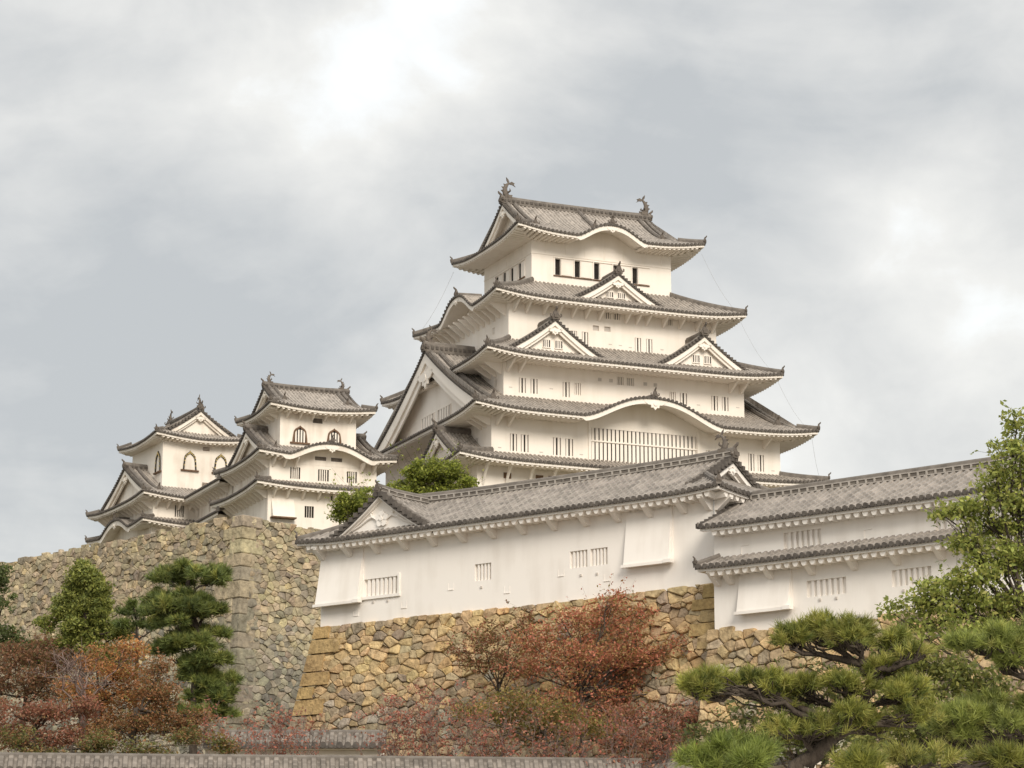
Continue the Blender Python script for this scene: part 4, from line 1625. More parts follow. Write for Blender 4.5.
def bastion_face(P, N, L, seed, name):
    rng = random.Random(seed)
    mb = MB()
    for pol, x, y in stone_cells(.55, L, .0, BH, .40, rng, 1.75):
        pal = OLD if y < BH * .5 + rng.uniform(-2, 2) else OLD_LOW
        if y < .5:                          # ragged coping
            dy = rng.uniform(-.16, .10)
            pol = [(a, b + dy if b < .05 else b) for a, b in pol]
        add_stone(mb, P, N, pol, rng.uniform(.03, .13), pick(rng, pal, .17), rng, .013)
    f = mb.build(name, M['stone_old'], BASTION)
    backing(P, N, .0, L, .06, BH).build('wall_core', M['gap'], f)


bastion_face(PL, nl, 38, 11, 'wall_face')
bastion_face(PR, nr, 24, 12, 'wall_face')
qm = MB()
v = -.05
k = 0
rng = random.Random(3)
while v < BH - .3:
    h = rng.uniform(.62, .85) * (1 + v * .045)
    v1 = min(v + h, BH)
    la, lb = ((1.7, .85) if k % 2 else (.85, 1.5)) if v < 3.6 else ((2.2, 1.25) if k % 2 else (2.0, 1.45))
    la, lb = la * rng.uniform(.85, 1.15), lb * rng.uniform(.85, 1.15)
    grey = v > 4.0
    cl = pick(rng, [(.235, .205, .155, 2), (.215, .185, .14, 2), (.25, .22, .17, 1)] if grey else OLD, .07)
    g, d = (.008, .10) if not grey else (.006, .05)
    cols_ = []
    for vv in (v + g, v + .06, v1 - .06, v1 - g):
        dd = d if v + g < vv < v1 - g else d - .05
        bis = (nl + nr) * (dd / (1 + nl.dot(nr)))
        A0, A = PL(la, vv) - nl * .1, PL(la, vv) + nl * dd
        A2 = PL(la - .1, vv) + nl * (dd + .02)
        C = bcorner(vv) + bis
        B2 = PR(lb - .1, vv) + nr * (dd + .02)
        B, B0 = PR(lb, vv) + nr * dd, PR(lb, vv) - nr * .1
        cols_.append([qm.p(*q, c=cl) for q in (A0, A, A2, C, B2, B, B0)])
    for r0, r1 in zip(cols_, cols_[1:]):
        for j in range(6):
            qm.face([r0[j], r0[j + 1], r1[j + 1], r1[j]])
    qm.face(cols_[0])
    qm.face(cols_[-1])
    v = v1
    k += 1
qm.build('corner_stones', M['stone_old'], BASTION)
cb = MB()
far = dl * 38 + dr * 24
c0 = bcorner(0) + Vector((0, 0, -.12))
cb.poly([c0, c0 + dl * 38, c0 + far, c0 + dr * 24])
cb.build('earth_fill', M['ground'], BASTION)

# the ochre wall under the long turret
OW = empty('stone_wall', (8.73, 111.0, 7.6), -38.5)
tag(OW, 'ochre and brown stone wall under the long white turret', 'stone wall', kind='thing')
OH = 8.7


def PO(u, v):
    return Vector((u, -.03 - .22 * v, 16.33 - 7.6 - v))


NO = Vector((0, -1, .2)).normalized()
rng = random.Random(21)
mb = MB()


def left_edge(v):
    return -23.15 - .12 * v


for pol, x, y in stone_cells(-25.6, 0.9, .0, OH, .47, rng, 2.1):
    if x < left_edge(y) + .5:
        continue
    if y < .5:
        dy = rng.uniform(-.06, .05)
        pol = [(a, b + dy if b < .05 else b) for a, b in pol]
    pol = [(max(a, left_edge(b) + .02), b) for a, b in pol]
    add_stone(mb, PO, NO, pol, rng.uniform(.05, .20), pick(rng, OCHRE if y < 4.0 + rng.uniform(-1, 1) else GREYISH, .17), rng, .018)
of = mb.build('wall_face', M['stone_fresh'], OW)
mb = backing(PO, NO, -23.2, .9, .03, OH, -.07)
n0 = len(mb.v)
a = [mb.p(*(PO(left_edge(v), v) + Vector((0, .06, 0)))) for v in (.03, OH)]
b = [mb.p(*(PO(-23.1, v) + Vector((0, .06, 0)))) for v in (.03, OH)]
mb.face([a[0], a[1], b[1], b[0]])
mb.build('wall_core', M['gap'], of)
qm = MB()
v, k = 0.0, 0
while v < OH - .4:
    h = rng.uniform(.62, .95)
    L = 1.75 if k % 2 else 1.0
    L *= rng.uniform(.9, 1.15)
    e0, e1 = left_edge(v + .03), left_edge(v + h - .03)
    pol = [(e0, v + .03), (e0 + L, v + .05), (e1 + L + .1, v + h - .03), (e1, v + h - .03)]
    cl = pick(rng, [(.42, .29, .135, 3), (.36, .25, .12, 2), (.30, .23, .14, 1)] if v < 4 else GREYISH, .1)
    fr = [qm.p(*(PO(p, q) + NO * .22), c=cl) for p, q in pol]
    bk = [qm.p(*(PO(p, q) + NO * .22 + Vector((.05, 1.6 if i in (0, 3) else .45, 0))), c=cl) for i, (p, q) in enumerate(pol)]
    qm.face(fr)
    for j in range(4):
        qm.face([fr[j], bk[j], bk[(j + 1) % 4], fr[(j + 1) % 4]])
    v += h
    k += 1
qm.build('corner_stones', M['stone_fresh'], OW)
qm = MB()
v, k = .02, 0
while v < 2.6:
    h = rng.uniform(.5, .68)
    L = 1.25 if k % 2 else .75
    pol = [(.32 - L, v + .02), (.36, v + .02), (.38, v + h - .02), (.32 - L, v + h - .03)]
    cl = pick(rng, [(.36, .26, .12, 2), (.30, .225, .12, 2)], .1)
    fr = [qm.p(*(PO(p, q) + NO * .2), c=cl) for p, q in pol]
    bk = [qm.p(*(PO(p, q) - NO * .2), c=cl) for p, q in pol]
    qm.face(fr)
    for j in range(4):
        qm.face([fr[j], bk[j], bk[(j + 1) % 4], fr[(j + 1) % 4]])
    v += h
    k += 1
qm.build('corner_stones', M['stone_fresh'], OW)
sdm = MB()                                  # return of the wall at its left end
sr = random.Random(4)


def PS(u, v):
    return Vector((left_edge(v), -.22 * v + u, 16.33 - 7.6 - v))


for pol, x, y in stone_cells(1.3, 9, 0, OH, .8, sr, 1.3):
    add_stone(sdm, PS, Vector((-1, 0, .2)).normalized(), pol, sr.uniform(.05, .16), pick(sr, OCHRE, .15), sr, .03)
sdo = sdm.build('wall_face', M['stone_fresh'], OW)
backing(PS, Vector((-1, 0, .2)).normalized(), .0, 9, .03, OH, -.07).build('wall_core', M['gap'], sdo)

# lower wall under the right gallery
LW = empty('stone_wall', (8.9, 109.0, 4.0), -40.5)
tag(LW, 'brown stone footing under the two-storey white gallery, behind the pine', 'stone wall', kind='thing')


def PG(u, v):
    return Vector((u, -.05 - .2 * v, 13.93 - 4.0 - v))


rng = random.Random(33)
mb = MB()
for pol, x, y in stone_cells(-.75, 29, .0, 9.5, .46, rng, 1.9):
    if y < .5:
        dy = rng.uniform(-.16, .06) - (.25 if x < .5 else 0)
        pol = [(a, b + dy if b < .05 else b) for a, b in pol]
    add_stone(mb, PG, NO, pol, rng.uniform(.07, .24), pick(rng, GREYISH if rng.random() < .4 else OCHRE, .17), rng, .02)
lf = mb.build('wall_face', M['stone_fresh'], LW)
mb = backing(PG, NO, -.7, 29, .06, 9.5, -.07)
mb.quad((-.7, -.05, 9.8), (-.7, 1.6, 9.8), (-.7, 1.6, 0), (-.7, -1.95, 0))
mb.build('wall_core', M['gap'], lf)


# ---------------------------------------------------------------- low plaster walls with tiled copings
def coped_wall(label, p0, p1, z_top, height, row=.36):
    d = Vector((p1[0] - p0[0], p1[1] - p0[1], 0))
    L = d.length
    root = empty('coped_wall', (p0[0], p0[1], z_top - height), math.degrees(math.atan2(d.y, d.x)))
    tag(root, label, 'wall', 'low plaster walls with tiled copings', 'thing')
    zt = height
    wm = MB()
    wm.box(.05, L - .05, -.17, .17, -1.0, zt - .5)
    wm.build('plaster_wall', M['plaster_worn'], root)
    for sg in (1,):
        mb = MB()
        for s in (-1, 1):
            tile_sheet(mb, lambda q, t: (q, s * (.70 - t * .74), zt - .72 + t * .67), 0, L, lambda q: .90, 3, row, row * .36)
        r = mb.build('tiled_coping', [M['coping_tile'], M['tile_dark']], root)
        rb = MB()
        rb.ridge([(-.05, 0, zt - .16), (L / 2, 0, zt - .16), (L + .05, 0, zt - .16)], .24, .17)
        rb.build('coping_ridge', M['ridge'], r)
        eb = MB()
        eb.box(.02, L - .02, -.54, .54, zt - .86, zt - .76)
        eb.build('eave_board', M['plaster_worn'], r)
    return root


a, b = at(-60, 752, 100), at(640, 760, 103)
coped_wall('nearest low tile-topped wall, running along the bottom edge below the red trees', a, b, a.z, 2.2)
a, b = at(205, 730, 112), at(386, 731, 112)
coped_wall('shorter tile-topped wall just behind the nearest one, ending below the bastion corner', a, b, a.z, 2.0)
a, b = at(618, 766, 106), at(812, 735, 94)
coped_wall('tile-topped wall rising to the right behind the front pine', a, b, a.z, 2.0)

# ---------------------------------------------------------------- trees


def bez(a, b, c, n):
    return [a * (1 - t) ** 2 + b * (2 * t * (1 - t)) + c * t * t for t in [i / n for i in range(n + 1)]]


def wig(rg, s):
    return Vector((rg.uniform(-s, s), rg.uniform(-s, s), rg.uniform(-s, s)))


def limb(mb, rg, a, c, r0, r1, bend=.18, n=6, sides=6, rough=.03):
    L = (c - a).length
    mid = (a + c) / 2 + wig(rg, L * bend) + Vector((0, 0, L * bend * .3))
    P = bez(a, mid, c, n)
    P = [p + wig(rg, L * rough) if 0 < i < n else p for i, p in enumerate(P)]
    mb.tube(P, [r0 + (r1 - r0) * i / n for i in range(n + 1)], sides)
    return P


def leaf_quads(rs, cen, size, col_, up=.35):
    """diamond leaves, random facing with an upward bias"""
    n = len(cen)
    nrm = rs.normal(size=(n, 3))
    nrm[:, 2] = np.abs(nrm[:, 2]) + up
    nrm /= np.linalg.norm(nrm, axis=1)[:, None]
    a = rs.normal(size=(n, 3))
    a -= nrm * (a * nrm).sum(1)[:, None]
    a /= np.linalg.norm(a, axis=1)[:, None]
    b = np.cross(nrm, a)
    s = size * rs.uniform(.6, 1.3, n)[:, None]
    v = np.stack([cen + a * s * .62, cen + b * s * .30 + nrm * s * .06, cen - a * s * .55, cen - b * s * .30 + nrm * s * .06], 1)
    return v.reshape(-1, 3), col_


def colours(rs, n, pal, jit=.22):
    P = np.array([p[:3] for p in pal])
    w = np.array([p[3] for p in pal], float)
    c = P[rs.choice(len(P), n, p=w / w.sum())]
    return c * (1 + rs.uniform(-jit, jit, (n, 1)))


def px_clusters(lst, Y, dscale=1.0, rg=random):
    out = []
    for cx, cy, rx, ry in lst:
        s = Y / 2640.0
        c = at(cx, cy, Y + rg.uniform(-.5, .5) * rx * s * dscale)
        out.append((c, rx * s, ry * s))
    return out


def leafy_tree(name, label, cat, base, fork, clusters, per_m, size, pal, r0=.2, group=None, bark='bark', twigs=7, seed=1, sub=.45, sub_n=9, up=.35, fill=.75, sprays=1.0, crown='crown'):
    """trunk, limbs to every foliage mass, twigs inside it; each mass is made of many small uneven clumps of leaves"""
    rg, rs = random.Random(seed), np.random.RandomState(seed)
    root = empty(name, base)
    tag(root, label, cat, group)
    B = Vector(base)
    F = Vector(fork) - B
    tm = MB()
    limb(tm, rg, Vector((0, 0, -.6)), F, r0, r0 * .62, .06, 8, 8, .015)
    cen, colr = [], []
    for c, rx, rz in clusters:
        c = c - B
        j = F * rg.uniform(.6, 1.0)
        j = F * rg.uniform(.75, 1.0) if c.z > F.z * .8 else F * rg.uniform(.5, .85)
        P = limb(tm, rg, j, c, r0 * .42, r0 * .12, .14, 6, 5)
        k = max(4, int(sub_n * rx * rz ** .5 * 1.0))
        for i in range(k):
            while True:
                d = Vector((rg.uniform(-1, 1), rg.uniform(-1, 1), rg.uniform(-1, 1)))
                if .25 < d.length < 1:
                    break
            q = c + Vector((d.x * rx, d.y * rx * .8, d.z * rz))
            if i < twigs:
                limb(tm, rg, P[rg.randint(3, 6)], q, r0 * .10, r0 * .03, .15, 4, 4, .04)
            rr = sub * rg.uniform(.55, 1.3)
            n = int(per_m * rr * rr * rg.uniform(.55, 1.25))
            if n < 2:
                continue
            g = rs.normal(size=(n, 3))
            g /= np.linalg.norm(g, axis=1)[:, None]
            g *= (rs.uniform(0, 1, n) ** .5)[:, None]
            g *= np.array([rr * 1.25, rr * 1.1, rr * fill])
            cen.append(np.array(q) + g)
            f = rg.uniform(.78, 1.2)
            colr.append(colours(rs, n, pal) * f)
            if sprays and rg.random() < .5:        # a stray shoot with a few leaves breaks the outline
                e = q + Vector((rg.uniform(-1, 1), rg.uniform(-1, 1), rg.uniform(.0, 1.1))) * rr * 1.9 * sprays
                m = rg.randint(3, 7)
                tm.tube([q, (q + e) / 2 + wig(rg, .05), e], [r0 * .035, r0 * .03, r0 * .02], 4)
                cen.append(np.array([q.lerp(e, rg.uniform(.4, 1.05)) + wig(rg, size * .7) for _ in range(m)]))
                colr.append(colours(rs, m, pal))
    tm.build('trunk', M[bark], root, True)
    v, c = leaf_quads(rs, np.concatenate(cen), size, np.concatenate(colr), up)
    quads_object(crown, v, c, M['leaf'], root)
    return root


def needle_pad(rs, rg, c, rx, rz, tufts, per, length, width, pal, upb=.75, ry=None, clump=None):
    """a cushion of foliage: knobbly clumps over a flattened dome, each clump a cluster of radiating needle tufts"""
    ry = ry or rx * .85
    clump = clump or .26
    m = max(3, int(2.2 * rx * ry / clump ** 2 / 1.6))
    th = rs.uniform(0, 2 * np.pi, m)
    r = np.sqrt(rs.uniform(0, 1, m))
    cx, cy = r * np.cos(th), r * np.sin(th)
    cz = np.sqrt(np.clip(1 - r * r, 0, 1)) * rs.uniform(.1, 1.0, m) - .2
    cc = np.stack([cx * rx, cy * ry, cz * rz], 1)
    cr = clump * rs.uniform(.6, 1.25, m)
    cb = rs.uniform(.72, 1.18, m)
    pt = max(4, int(tufts / m))
    k = np.repeat(np.arange(m), pt)
    n = len(k)
    g = rs.normal(size=(n, 3))
    g[:, 2] = np.abs(g[:, 2]) * 1.1 - .25
    g /= np.linalg.norm(g, axis=1)[:, None]
    base = cc[k] + g * (cr[k] * rs.uniform(.45, 1.0, n))[:, None] * np.array([1, 1, .75]) + np.array(c)
    axis = g * .8 + np.stack([cx[k] * .35, cy[k] * .35, np.full(n, upb * .75)], 1) + rs.normal(scale=.2, size=(n, 3))
    axis /= np.linalg.norm(axis, axis=1)[:, None]
    b = np.repeat(base, per, 0)
    d = np.repeat(axis, per, 0) * .8 + rs.normal(scale=.50, size=(n * per, 3))
    d /= np.linalg.norm(d, axis=1)[:, None]
    L = length * rs.uniform(.6, 1.12, (n * per, 1))
    off = np.repeat(axis, per, 0) * rs.uniform(-.35, .35, (n * per, 1)) * length
    w = np.cross(d, rs.normal(size=(n * per, 3)))
    w /= np.linalg.norm(w, axis=1)[:, None]
    w *= width
    p0 = b + off
    v = np.stack([p0 - w, p0 + w, p0 + d * L], 1).reshape(-1, 3)
    tc = colours(rs, n, pal, .15) * cb[k][:, None]
    col_ = np.repeat(tc, per, 0) * (1 + rs.uniform(-.2, .2, (n * per, 1)))
    return v, col_, base


def pine(label, base, trunk_pts, pads, tuft_m2, per, length, width, pal, r0, seed, group=None, name='pine_tree', twig=14, upb=.75, clump=.24):
    rg, rs = random.Random(seed), np.random.RandomState(seed)
    B = Vector(base)
    root = empty(name, base)
    tag(root, label, 'pine tree', group)
    tm = MB()
    T = [Vector(p) - B for p in trunk_pts]
    n = len(T)
    P = []
    for i in range(n - 1):
        for k in range(3):
            P.append(T[i].lerp(T[i + 1], k / 3) + (wig(rg, r0 * .35) if k else Vector((0, 0, 0))))
    P.append(T[-1])
    tm.tube(P, [r0 * (1 - .72 * i / (len(P) - 1)) for i in range(len(P))], 8)
    V, C = [], []
    for c, rx, rz in pads:
        c = c - B
        j = min(P[2:], key=lambda p: (p - (c - Vector((0, 0, rz * 1.2)))).length + abs(p.z - (c.z - rz * 1.6)) * .8)
        under = c - Vector((0, 0, rz * .45))
        Q = limb(tm, rg, j, under, r0 * .42, r0 * .16, .2, 7, 6, .045)
        v, cc, tb = needle_pad(rs, rg, c, rx, rz, int(tuft_m2 * rx * rx * 2.6) + 8, per, length, width, pal, upb, clump=clump)
        V.append(v)
        C.append(cc)
        for i in range(int(twig * (1 + rx))):
            e = Vector(tb[rs.randint(len(tb))])
            s = Q[rg.randint(3, 7)]
            mid = (s + e) / 2 - Vector((0, 0, rz * .25))
            limb(tm, rg, s, mid, r0 * .13, r0 * .09, .25, 4, 5, .07)
            limb(tm, rg, mid, e, r0 * .09, r0 * .04, .2, 4, 4, .06)
    tm.build('trunk', M['bark'], root, True)
    quads_object('needle_crown', np.concatenate(V), np.concatenate(C), M['needle'], root, 3)
    return root


def gnd(p):
    return (p.x, p.y, terrain_z(p.x, p.y))


RED = [(0.5, 0.197, 0.119, 4), (0.416, 0.184, 0.097, 3), (0.559, 0.202, 0.135, 2.5), (0.377, 0.215, 0.092, 3), (0.299, 0.222, 0.075, 2.5), (0.52, 0.32, 0.151, 1)]
RUST = [(0.455, 0.217, 0.082, 4), (0.38, 0.187, 0.082, 4), (0.516, 0.255, 0.094, 2.5), (0.304, 0.194, 0.069, 3), (0.259, 0.217, 0.056, 1.5), (0.425, 0.164, 0.087, 1)]
OLIVE = [(0.316, 0.216, 0.071, 3), (0.237, 0.208, 0.057, 3), (0.402, 0.201, 0.093, 2), (0.172, 0.166, 0.051, 2)]
SCARLET = [(.46, .16, .11, 3), (.40, .16, .11, 3), (.42, .21, .13, 2), (.32, .17, .10, 2)]
GREEN = [(0.29, 0.326, 0.08, 4), (0.363, 0.383, 0.1, 3), (0.203, 0.243, 0.06, 3), (0.45, 0.431, 0.133, 1.5)]
BRIGHT = [(0.297, 0.329, 0.059, 4), (0.23, 0.268, 0.053, 3), (0.365, 0.377, 0.084, 2), (0.149, 0.182, 0.042, 2)]
CONIF = [(0.244, 0.269, 0.068, 4), (0.318, 0.332, 0.084, 3), (0.162, 0.192, 0.053, 3), (0.369, 0.362, 0.099, 1)]
DPINE = [(0.157, 0.193, 0.053, 4), (0.211, 0.245, 0.062, 3), (0.107, 0.14, 0.044, 3), (0.295, 0.298, 0.078, 1.5)]
LPINE = [(0.266, 0.274, 0.057, 4), (0.338, 0.331, 0.079, 3), (0.184, 0.206, 0.044, 3), (0.369, 0.346, 0.097, 1.2), (0.123, 0.149, 0.035, 1.5)]

# green trees between the turret and the keep
b = at(434, 560, 152)
leafy_tree('broadleaf_tree', 'rounded light green tree rising over the turret roof below the great keep', 'tree', gnd(b), at(433, 502, 152),
           px_clusters([(428, 484, 30, 20), (452, 488, 26, 17), (404, 492, 22, 15), (436, 470, 26, 12), (468, 492, 14, 11), (415, 476, 16, 10), (445, 500, 30, 12)], 152), 620, .17, BRIGHT, .22, sprays=2.4, seed=31, sub=.40, sub_n=26)
b = at(352, 560, 148)
leafy_tree('broadleaf_tree', 'small light green tree beside the crested gable, in front of the brown-windowed keep', 'tree', gnd(b), at(354, 522, 148),
           px_clusters([(350, 503, 17, 14), (362, 498, 14, 10), (343, 515, 11, 9), (360, 512, 16, 12)], 148), 560, .17, BRIGHT, .15, sprays=2.4, seed=32, sub=.36, sub_n=26)

# trees below the bastion
rg = random.Random(8)
cl = []
for i in range(74):
    f = rg.random()
    hw = 3 + 54 * f
    cl.append((85 + rg.uniform(-1, 1) * hw, 568 + 92 * f, 5 + 8 * f, 8))
b = at(86, 700, 128)
leafy_tree('conifer', 'broad cone-shaped yellow-green conifer against the bastion', 'conifer', gnd(b), at(86, 590, 128), px_clusters(cl, 128, 3.0, rg), 700, .16, CONIF, .22, seed=41, sub=.40, sub_n=26, twigs=2, up=.2, sprays=.4)
cl = [(2, 580, 10, 12), (6, 600, 9, 14), (-12, 590, 16, 20), (-6, 615, 15, 15), (14, 640, 20, 12), (-8, 640, 24, 16), (34, 648, 14, 8)]
b = at(-8, 700, 126)
leafy_tree('conifer', 'dark evergreen cut by the left edge of the picture', 'conifer', gnd(b), at(-8, 600, 126), px_clusters(cl, 126, 1.5, rg), 700, .17, [(.11, .14, .045, 3), (.15, .17, .055, 2), (.08, .10, .035, 2)], .2, seed=42, sub=.36, sub_n=14, twigs=2, up=.2)
b = at(196, 735, 121)
pine('dark green pine with stacked level pads, just left of the bastion corner', gnd(b), [gnd(b), at(194, 690, 121), at(200, 640, 121), at(190, 600, 121), at(188, 574, 121)],
     px_clusters([(176, 582, 24, 12), (204, 580, 24, 12), (188, 574, 16, 10), (178, 602, 28, 13), (208, 606, 24, 13), (190, 612, 32, 12), (176, 624, 18, 9), (203, 634, 22, 10), (180, 645, 20, 9), (172, 655, 16, 9), (214, 662, 22, 9), (203, 680, 20, 9), (222, 683, 13, 8), (208, 700, 22, 9), (226, 714, 13, 7), (196, 716, 18, 9), (196, 646, 24, 10), (192, 668, 20, 9), (216, 700, 20, 10), (206, 690, 20, 10), (176, 612, 26, 12)], 121, 1.2, rg),
     60, 30, .40, .020, DPINE, .2, 43, twig=2, upb=.7, clump=.42)
b = at(136, 680, 127)
pine('low green pine half hidden between the cone-shaped conifer and the dark pine', gnd(b), [gnd(b), at(138, 640, 127), at(136, 618, 127)],
     px_clusters([(126, 616, 14, 8), (146, 614, 14, 9), (136, 608, 10, 8), (132, 628, 16, 8), (152, 628, 12, 8)], 127, 1.2, rg), 34, 24, .32, .018, [(.14, .175, .045, 3), (.10, .135, .04, 2)], .12, 44, twig=2, clump=.4)

GL = 'rust-red cherry trees below the bastion'


def cherry(label, bx, by, Y, fk, cls, seed, pal, per=420, size=.125, group=None, r0=.16, cat='cherry tree', **kw):
    b = at(bx, by, Y)
    return leafy_tree('cherry_tree', label, cat, gnd(b), at(*fk, Y), px_clusters(cls, Y, 1.6, rg), per, size, pal, r0, group, seed=seed, **{'sub_n': 20, 'sub': .5, **kw})


cherry('dull rust-brown cherry tree at the far left edge under the dark evergreen', 24, 745, 118, (26, 690),
       [(10, 660, 24, 16), (40, 652, 22, 14), (58, 662, 20, 14), (22, 680, 28, 16), (-6, 690, 22, 18), (50, 690, 22, 16)], 51, [(.25, .125, .07, 4), (.20, .11, .06, 3), (.28, .15, .075, 2), (.16, .125, .05, 2)], group=GL)
cherry('brownish cherry tree below the cone-shaped conifer with the darkest trunk', 95, 755, 114, (98, 690),
       [(96, 660, 26, 14), (124, 668, 24, 16), (140, 690, 24, 18), (110, 700, 28, 18), (78, 690, 20, 16), (150, 715, 22, 16), (98, 722, 30, 13), (130, 650, 18, 10)], 52, RUST, group=GL)
cherry('orange-tinged cherry tree at the foot of the dark pine', 128, 755, 111, (136, 708),
       [(160, 690, 22, 14), (172, 710, 24, 16), (150, 722, 28, 14), (184, 730, 22, 12), (120, 728, 26, 12), (160, 668, 16, 9), (196, 715, 16, 10)], 53, [(.34, .165, .075, 4), (.29, .145, .07, 3), (.22, .14, .06, 3), (.18, .155, .055, 2)], group=GL)
cherry('pinkish red cherry tree in the lower left corner', 30, 765, 108, (34, 720),
       [(14, 716, 30, 14), (46, 716, 24, 15), (4, 736, 24, 13), (62, 738, 26, 12), (30, 742, 30, 12), (80, 708, 18, 12)], 54, [(.34, .14, .09, 4), (.28, .125, .075, 3), (.22, .135, .065, 3), (.36, .20, .12, 1)], group=GL)
cherry('green and olive bushy cherry saplings low behind the nearest tile-topped wall', 70, 770, 105, (72, 745),
       [(12, 736, 20, 12), (40, 752, 22, 9), (96, 745, 22, 12), (150, 752, 26, 8), (186, 738, 18, 11), (222, 744, 14, 8)], 55, [(.17, .17, .05, 3), (.24, .16, .06, 3), (.12, .13, .04, 2), (.30, .15, .07, 1)], r0=.08)
b = at(84, 740, 109)
root = empty('bare_tree', gnd(b))
tag(root, 'leafless pale grey twiggy tree among the rust-red cherries', 'tree')
tm = MB()
B = Vector(gnd(b))
rr = random.Random(17)
P = limb(tm, rr, Vector((0, 0, -.4)), at(82, 692, 109) - B, .13, .09, .12, 6, 6)
for i in range(7):
    e = at(82 + rr.uniform(-42, 42), 668 + rr.uniform(-18, 16), 109 + rr.uniform(-1.5, 1.5)) - B
    Q = limb(tm, rr, P[-1 - rr.randint(0, 2)], e, .055, .018, .22, 6, 5, .05)
    for k in range(6):
        s = Q[rr.randint(2, 6)]
        q = limb(tm, rr, s, s + Vector((rr.uniform(-1, 1), rr.uniform(-1, 1), rr.uniform(-.1, 1.0))), .02, .007, .2, 4, 4, .06)
        for z in range(3):
            s2 = q[rr.randint(1, 4)]
            tm.tube([s2, s2 + Vector((rr.uniform(-.5, .5), rr.uniform(-.5, .5), rr.uniform(0, .6)))], [.010, .005], 4)
tm.build('trunk', M['twig'], root, True)

# red trees in the middle
cherry('large red cherry tree with a thin dark trunk in front of the ochre wall', 583, 760, 112, (579, 680),
       [(580, 618, 30, 15), (612, 608, 28, 16), (560, 640, 36, 18), (606, 640, 40, 20), (646, 640, 30, 20), (672, 660, 28, 20), (624, 672, 40, 20), (575, 672, 34, 18), (545, 664, 22, 16), (655, 692, 34, 18), (600, 704, 38, 16), (690, 690, 18, 16), (640, 616, 22, 12), (555, 700, 28, 14), (560, 618, 18, 10), (530, 640, 24, 14), (520, 668, 24, 14), (700, 668, 16, 14), (590, 655, 36, 16), (630, 655, 30, 14), (665, 676, 26, 14), (610, 596, 16, 8), (632, 690, 34, 14), (575, 720, 36, 14), (640, 720, 34, 12), (688, 645, 20, 12), (702, 676, 16, 14), (676, 632, 20, 12), (648, 660, 30, 14), (600, 672, 34, 14)], 61, RED, per=175, r0=.11, twigs=9)
cherry('smaller olive and red cherry tree left of the large red one', 500, 750, 115, (499, 684),
       [(500, 634, 22, 12), (478, 640, 20, 12), (522, 640, 18, 14), (492, 656, 24, 14), (470, 662, 14, 10), (512, 670, 22, 12), (455, 648, 10, 7), (520, 618, 14, 8)], 62, [(.28, .135, .07, 3), (.19, .145, .055, 3), (.34, .125, .08, 2), (.22, .155, .065, 2)], per=220, r0=.09, twigs=9)
cherry('olive-brown cherry tree low in the middle, under the red crowns', 545, 770, 108, (545, 730),
       [(520, 700, 30, 12), (556, 714, 34, 14), (500, 718, 26, 14), (590, 728, 30, 14), (535, 735, 30, 12), (470, 712, 18, 10)], 63, OLIVE, per=300, r0=.11, twigs=8)
cherry('dull red cherry tree low on the right of the middle trunk, beside the front pine', 655, 770, 109, (655, 725),
       [(640, 715, 30, 14), (676, 718, 26, 16), (700, 725, 18, 14), (655, 738, 36, 12), (620, 740, 24, 12)], 64, [(.33, .125, .08, 3), (.25, .13, .065, 3), (.20, .14, .06, 2), (.38, .21, .14, 1)], per=260, r0=.11, twigs=8)


def shrub(label, xs, Y, seed, n, pal, top, leaf=.125, per=13):
    """thin upright twigs with a few scarlet leaves each"""
    rg, rs = random.Random(seed), np.random.RandomState(seed)
    b = at(sum(xs) / 2, 768, Y)
    B = Vector(gnd(b))
    root = empty('red_shrub', B)
    tag(root, label, 'shrub', 'scarlet shrubs along the low walls')
    tm = MB()
    cen = []
    for i in range(n):
        x = rg.uniform(*xs)
        a = at(x, 775, Y + rg.uniform(-1, 1))
        a = Vector((a.x, a.y, terrain_z(a.x, a.y) - .2)) - B
        e = at(x + rg.uniform(-16, 16), rg.uniform(*top), Y + rg.uniform(-1, 1)) - B
        P = limb(tm, rg, a, e, .022, .006, .16, 6, 4, .06)
        for k in range(per):
            s = P[rg.randint(2, 6)]
            q = s + Vector((rg.uniform(-.7, .7), rg.uniform(-.6, .6), rg.uniform(-.1, .7)))
            tm.tube([s, (s + q) / 2 + wig(rg, .06), q], [.008, .006, .004], 4)
            for m in range(rg.randint(4, 9)):
                cen.append(s.lerp(q, rg.uniform(.35, 1.05)) + wig(rg, .13))
    tm.build('stems', M['twig'], root, True)
    cen = np.array(cen)
    v, c = leaf_quads(rs, cen, leaf, colours(rs, len(cen), pal))
    quads_object('leaves', v, c, M['leaf'], root)


shrub('scarlet twiggy shrub in front of the shorter tile-topped wall', (205, 320), 106, 71, 30, SCARLET, (705, 745), per=10)
shrub('scarlet shrub with bare twigs just right of the shorter tile-topped wall', (365, 480), 105, 72, 34, SCARLET, (690, 745))
shrub('scarlet and grey twiggy shrub under the smaller cherry tree', (470, 570), 104, 73, 32, SCARLET + [(.16, .11, .04, 3)], (712, 755))
shrub('scarlet shrub low beside the tile-topped wall that rises to the right', (570, 700), 103, 74, 32, SCARLET + [(.2, .12, .05, 2)], (712, 755))

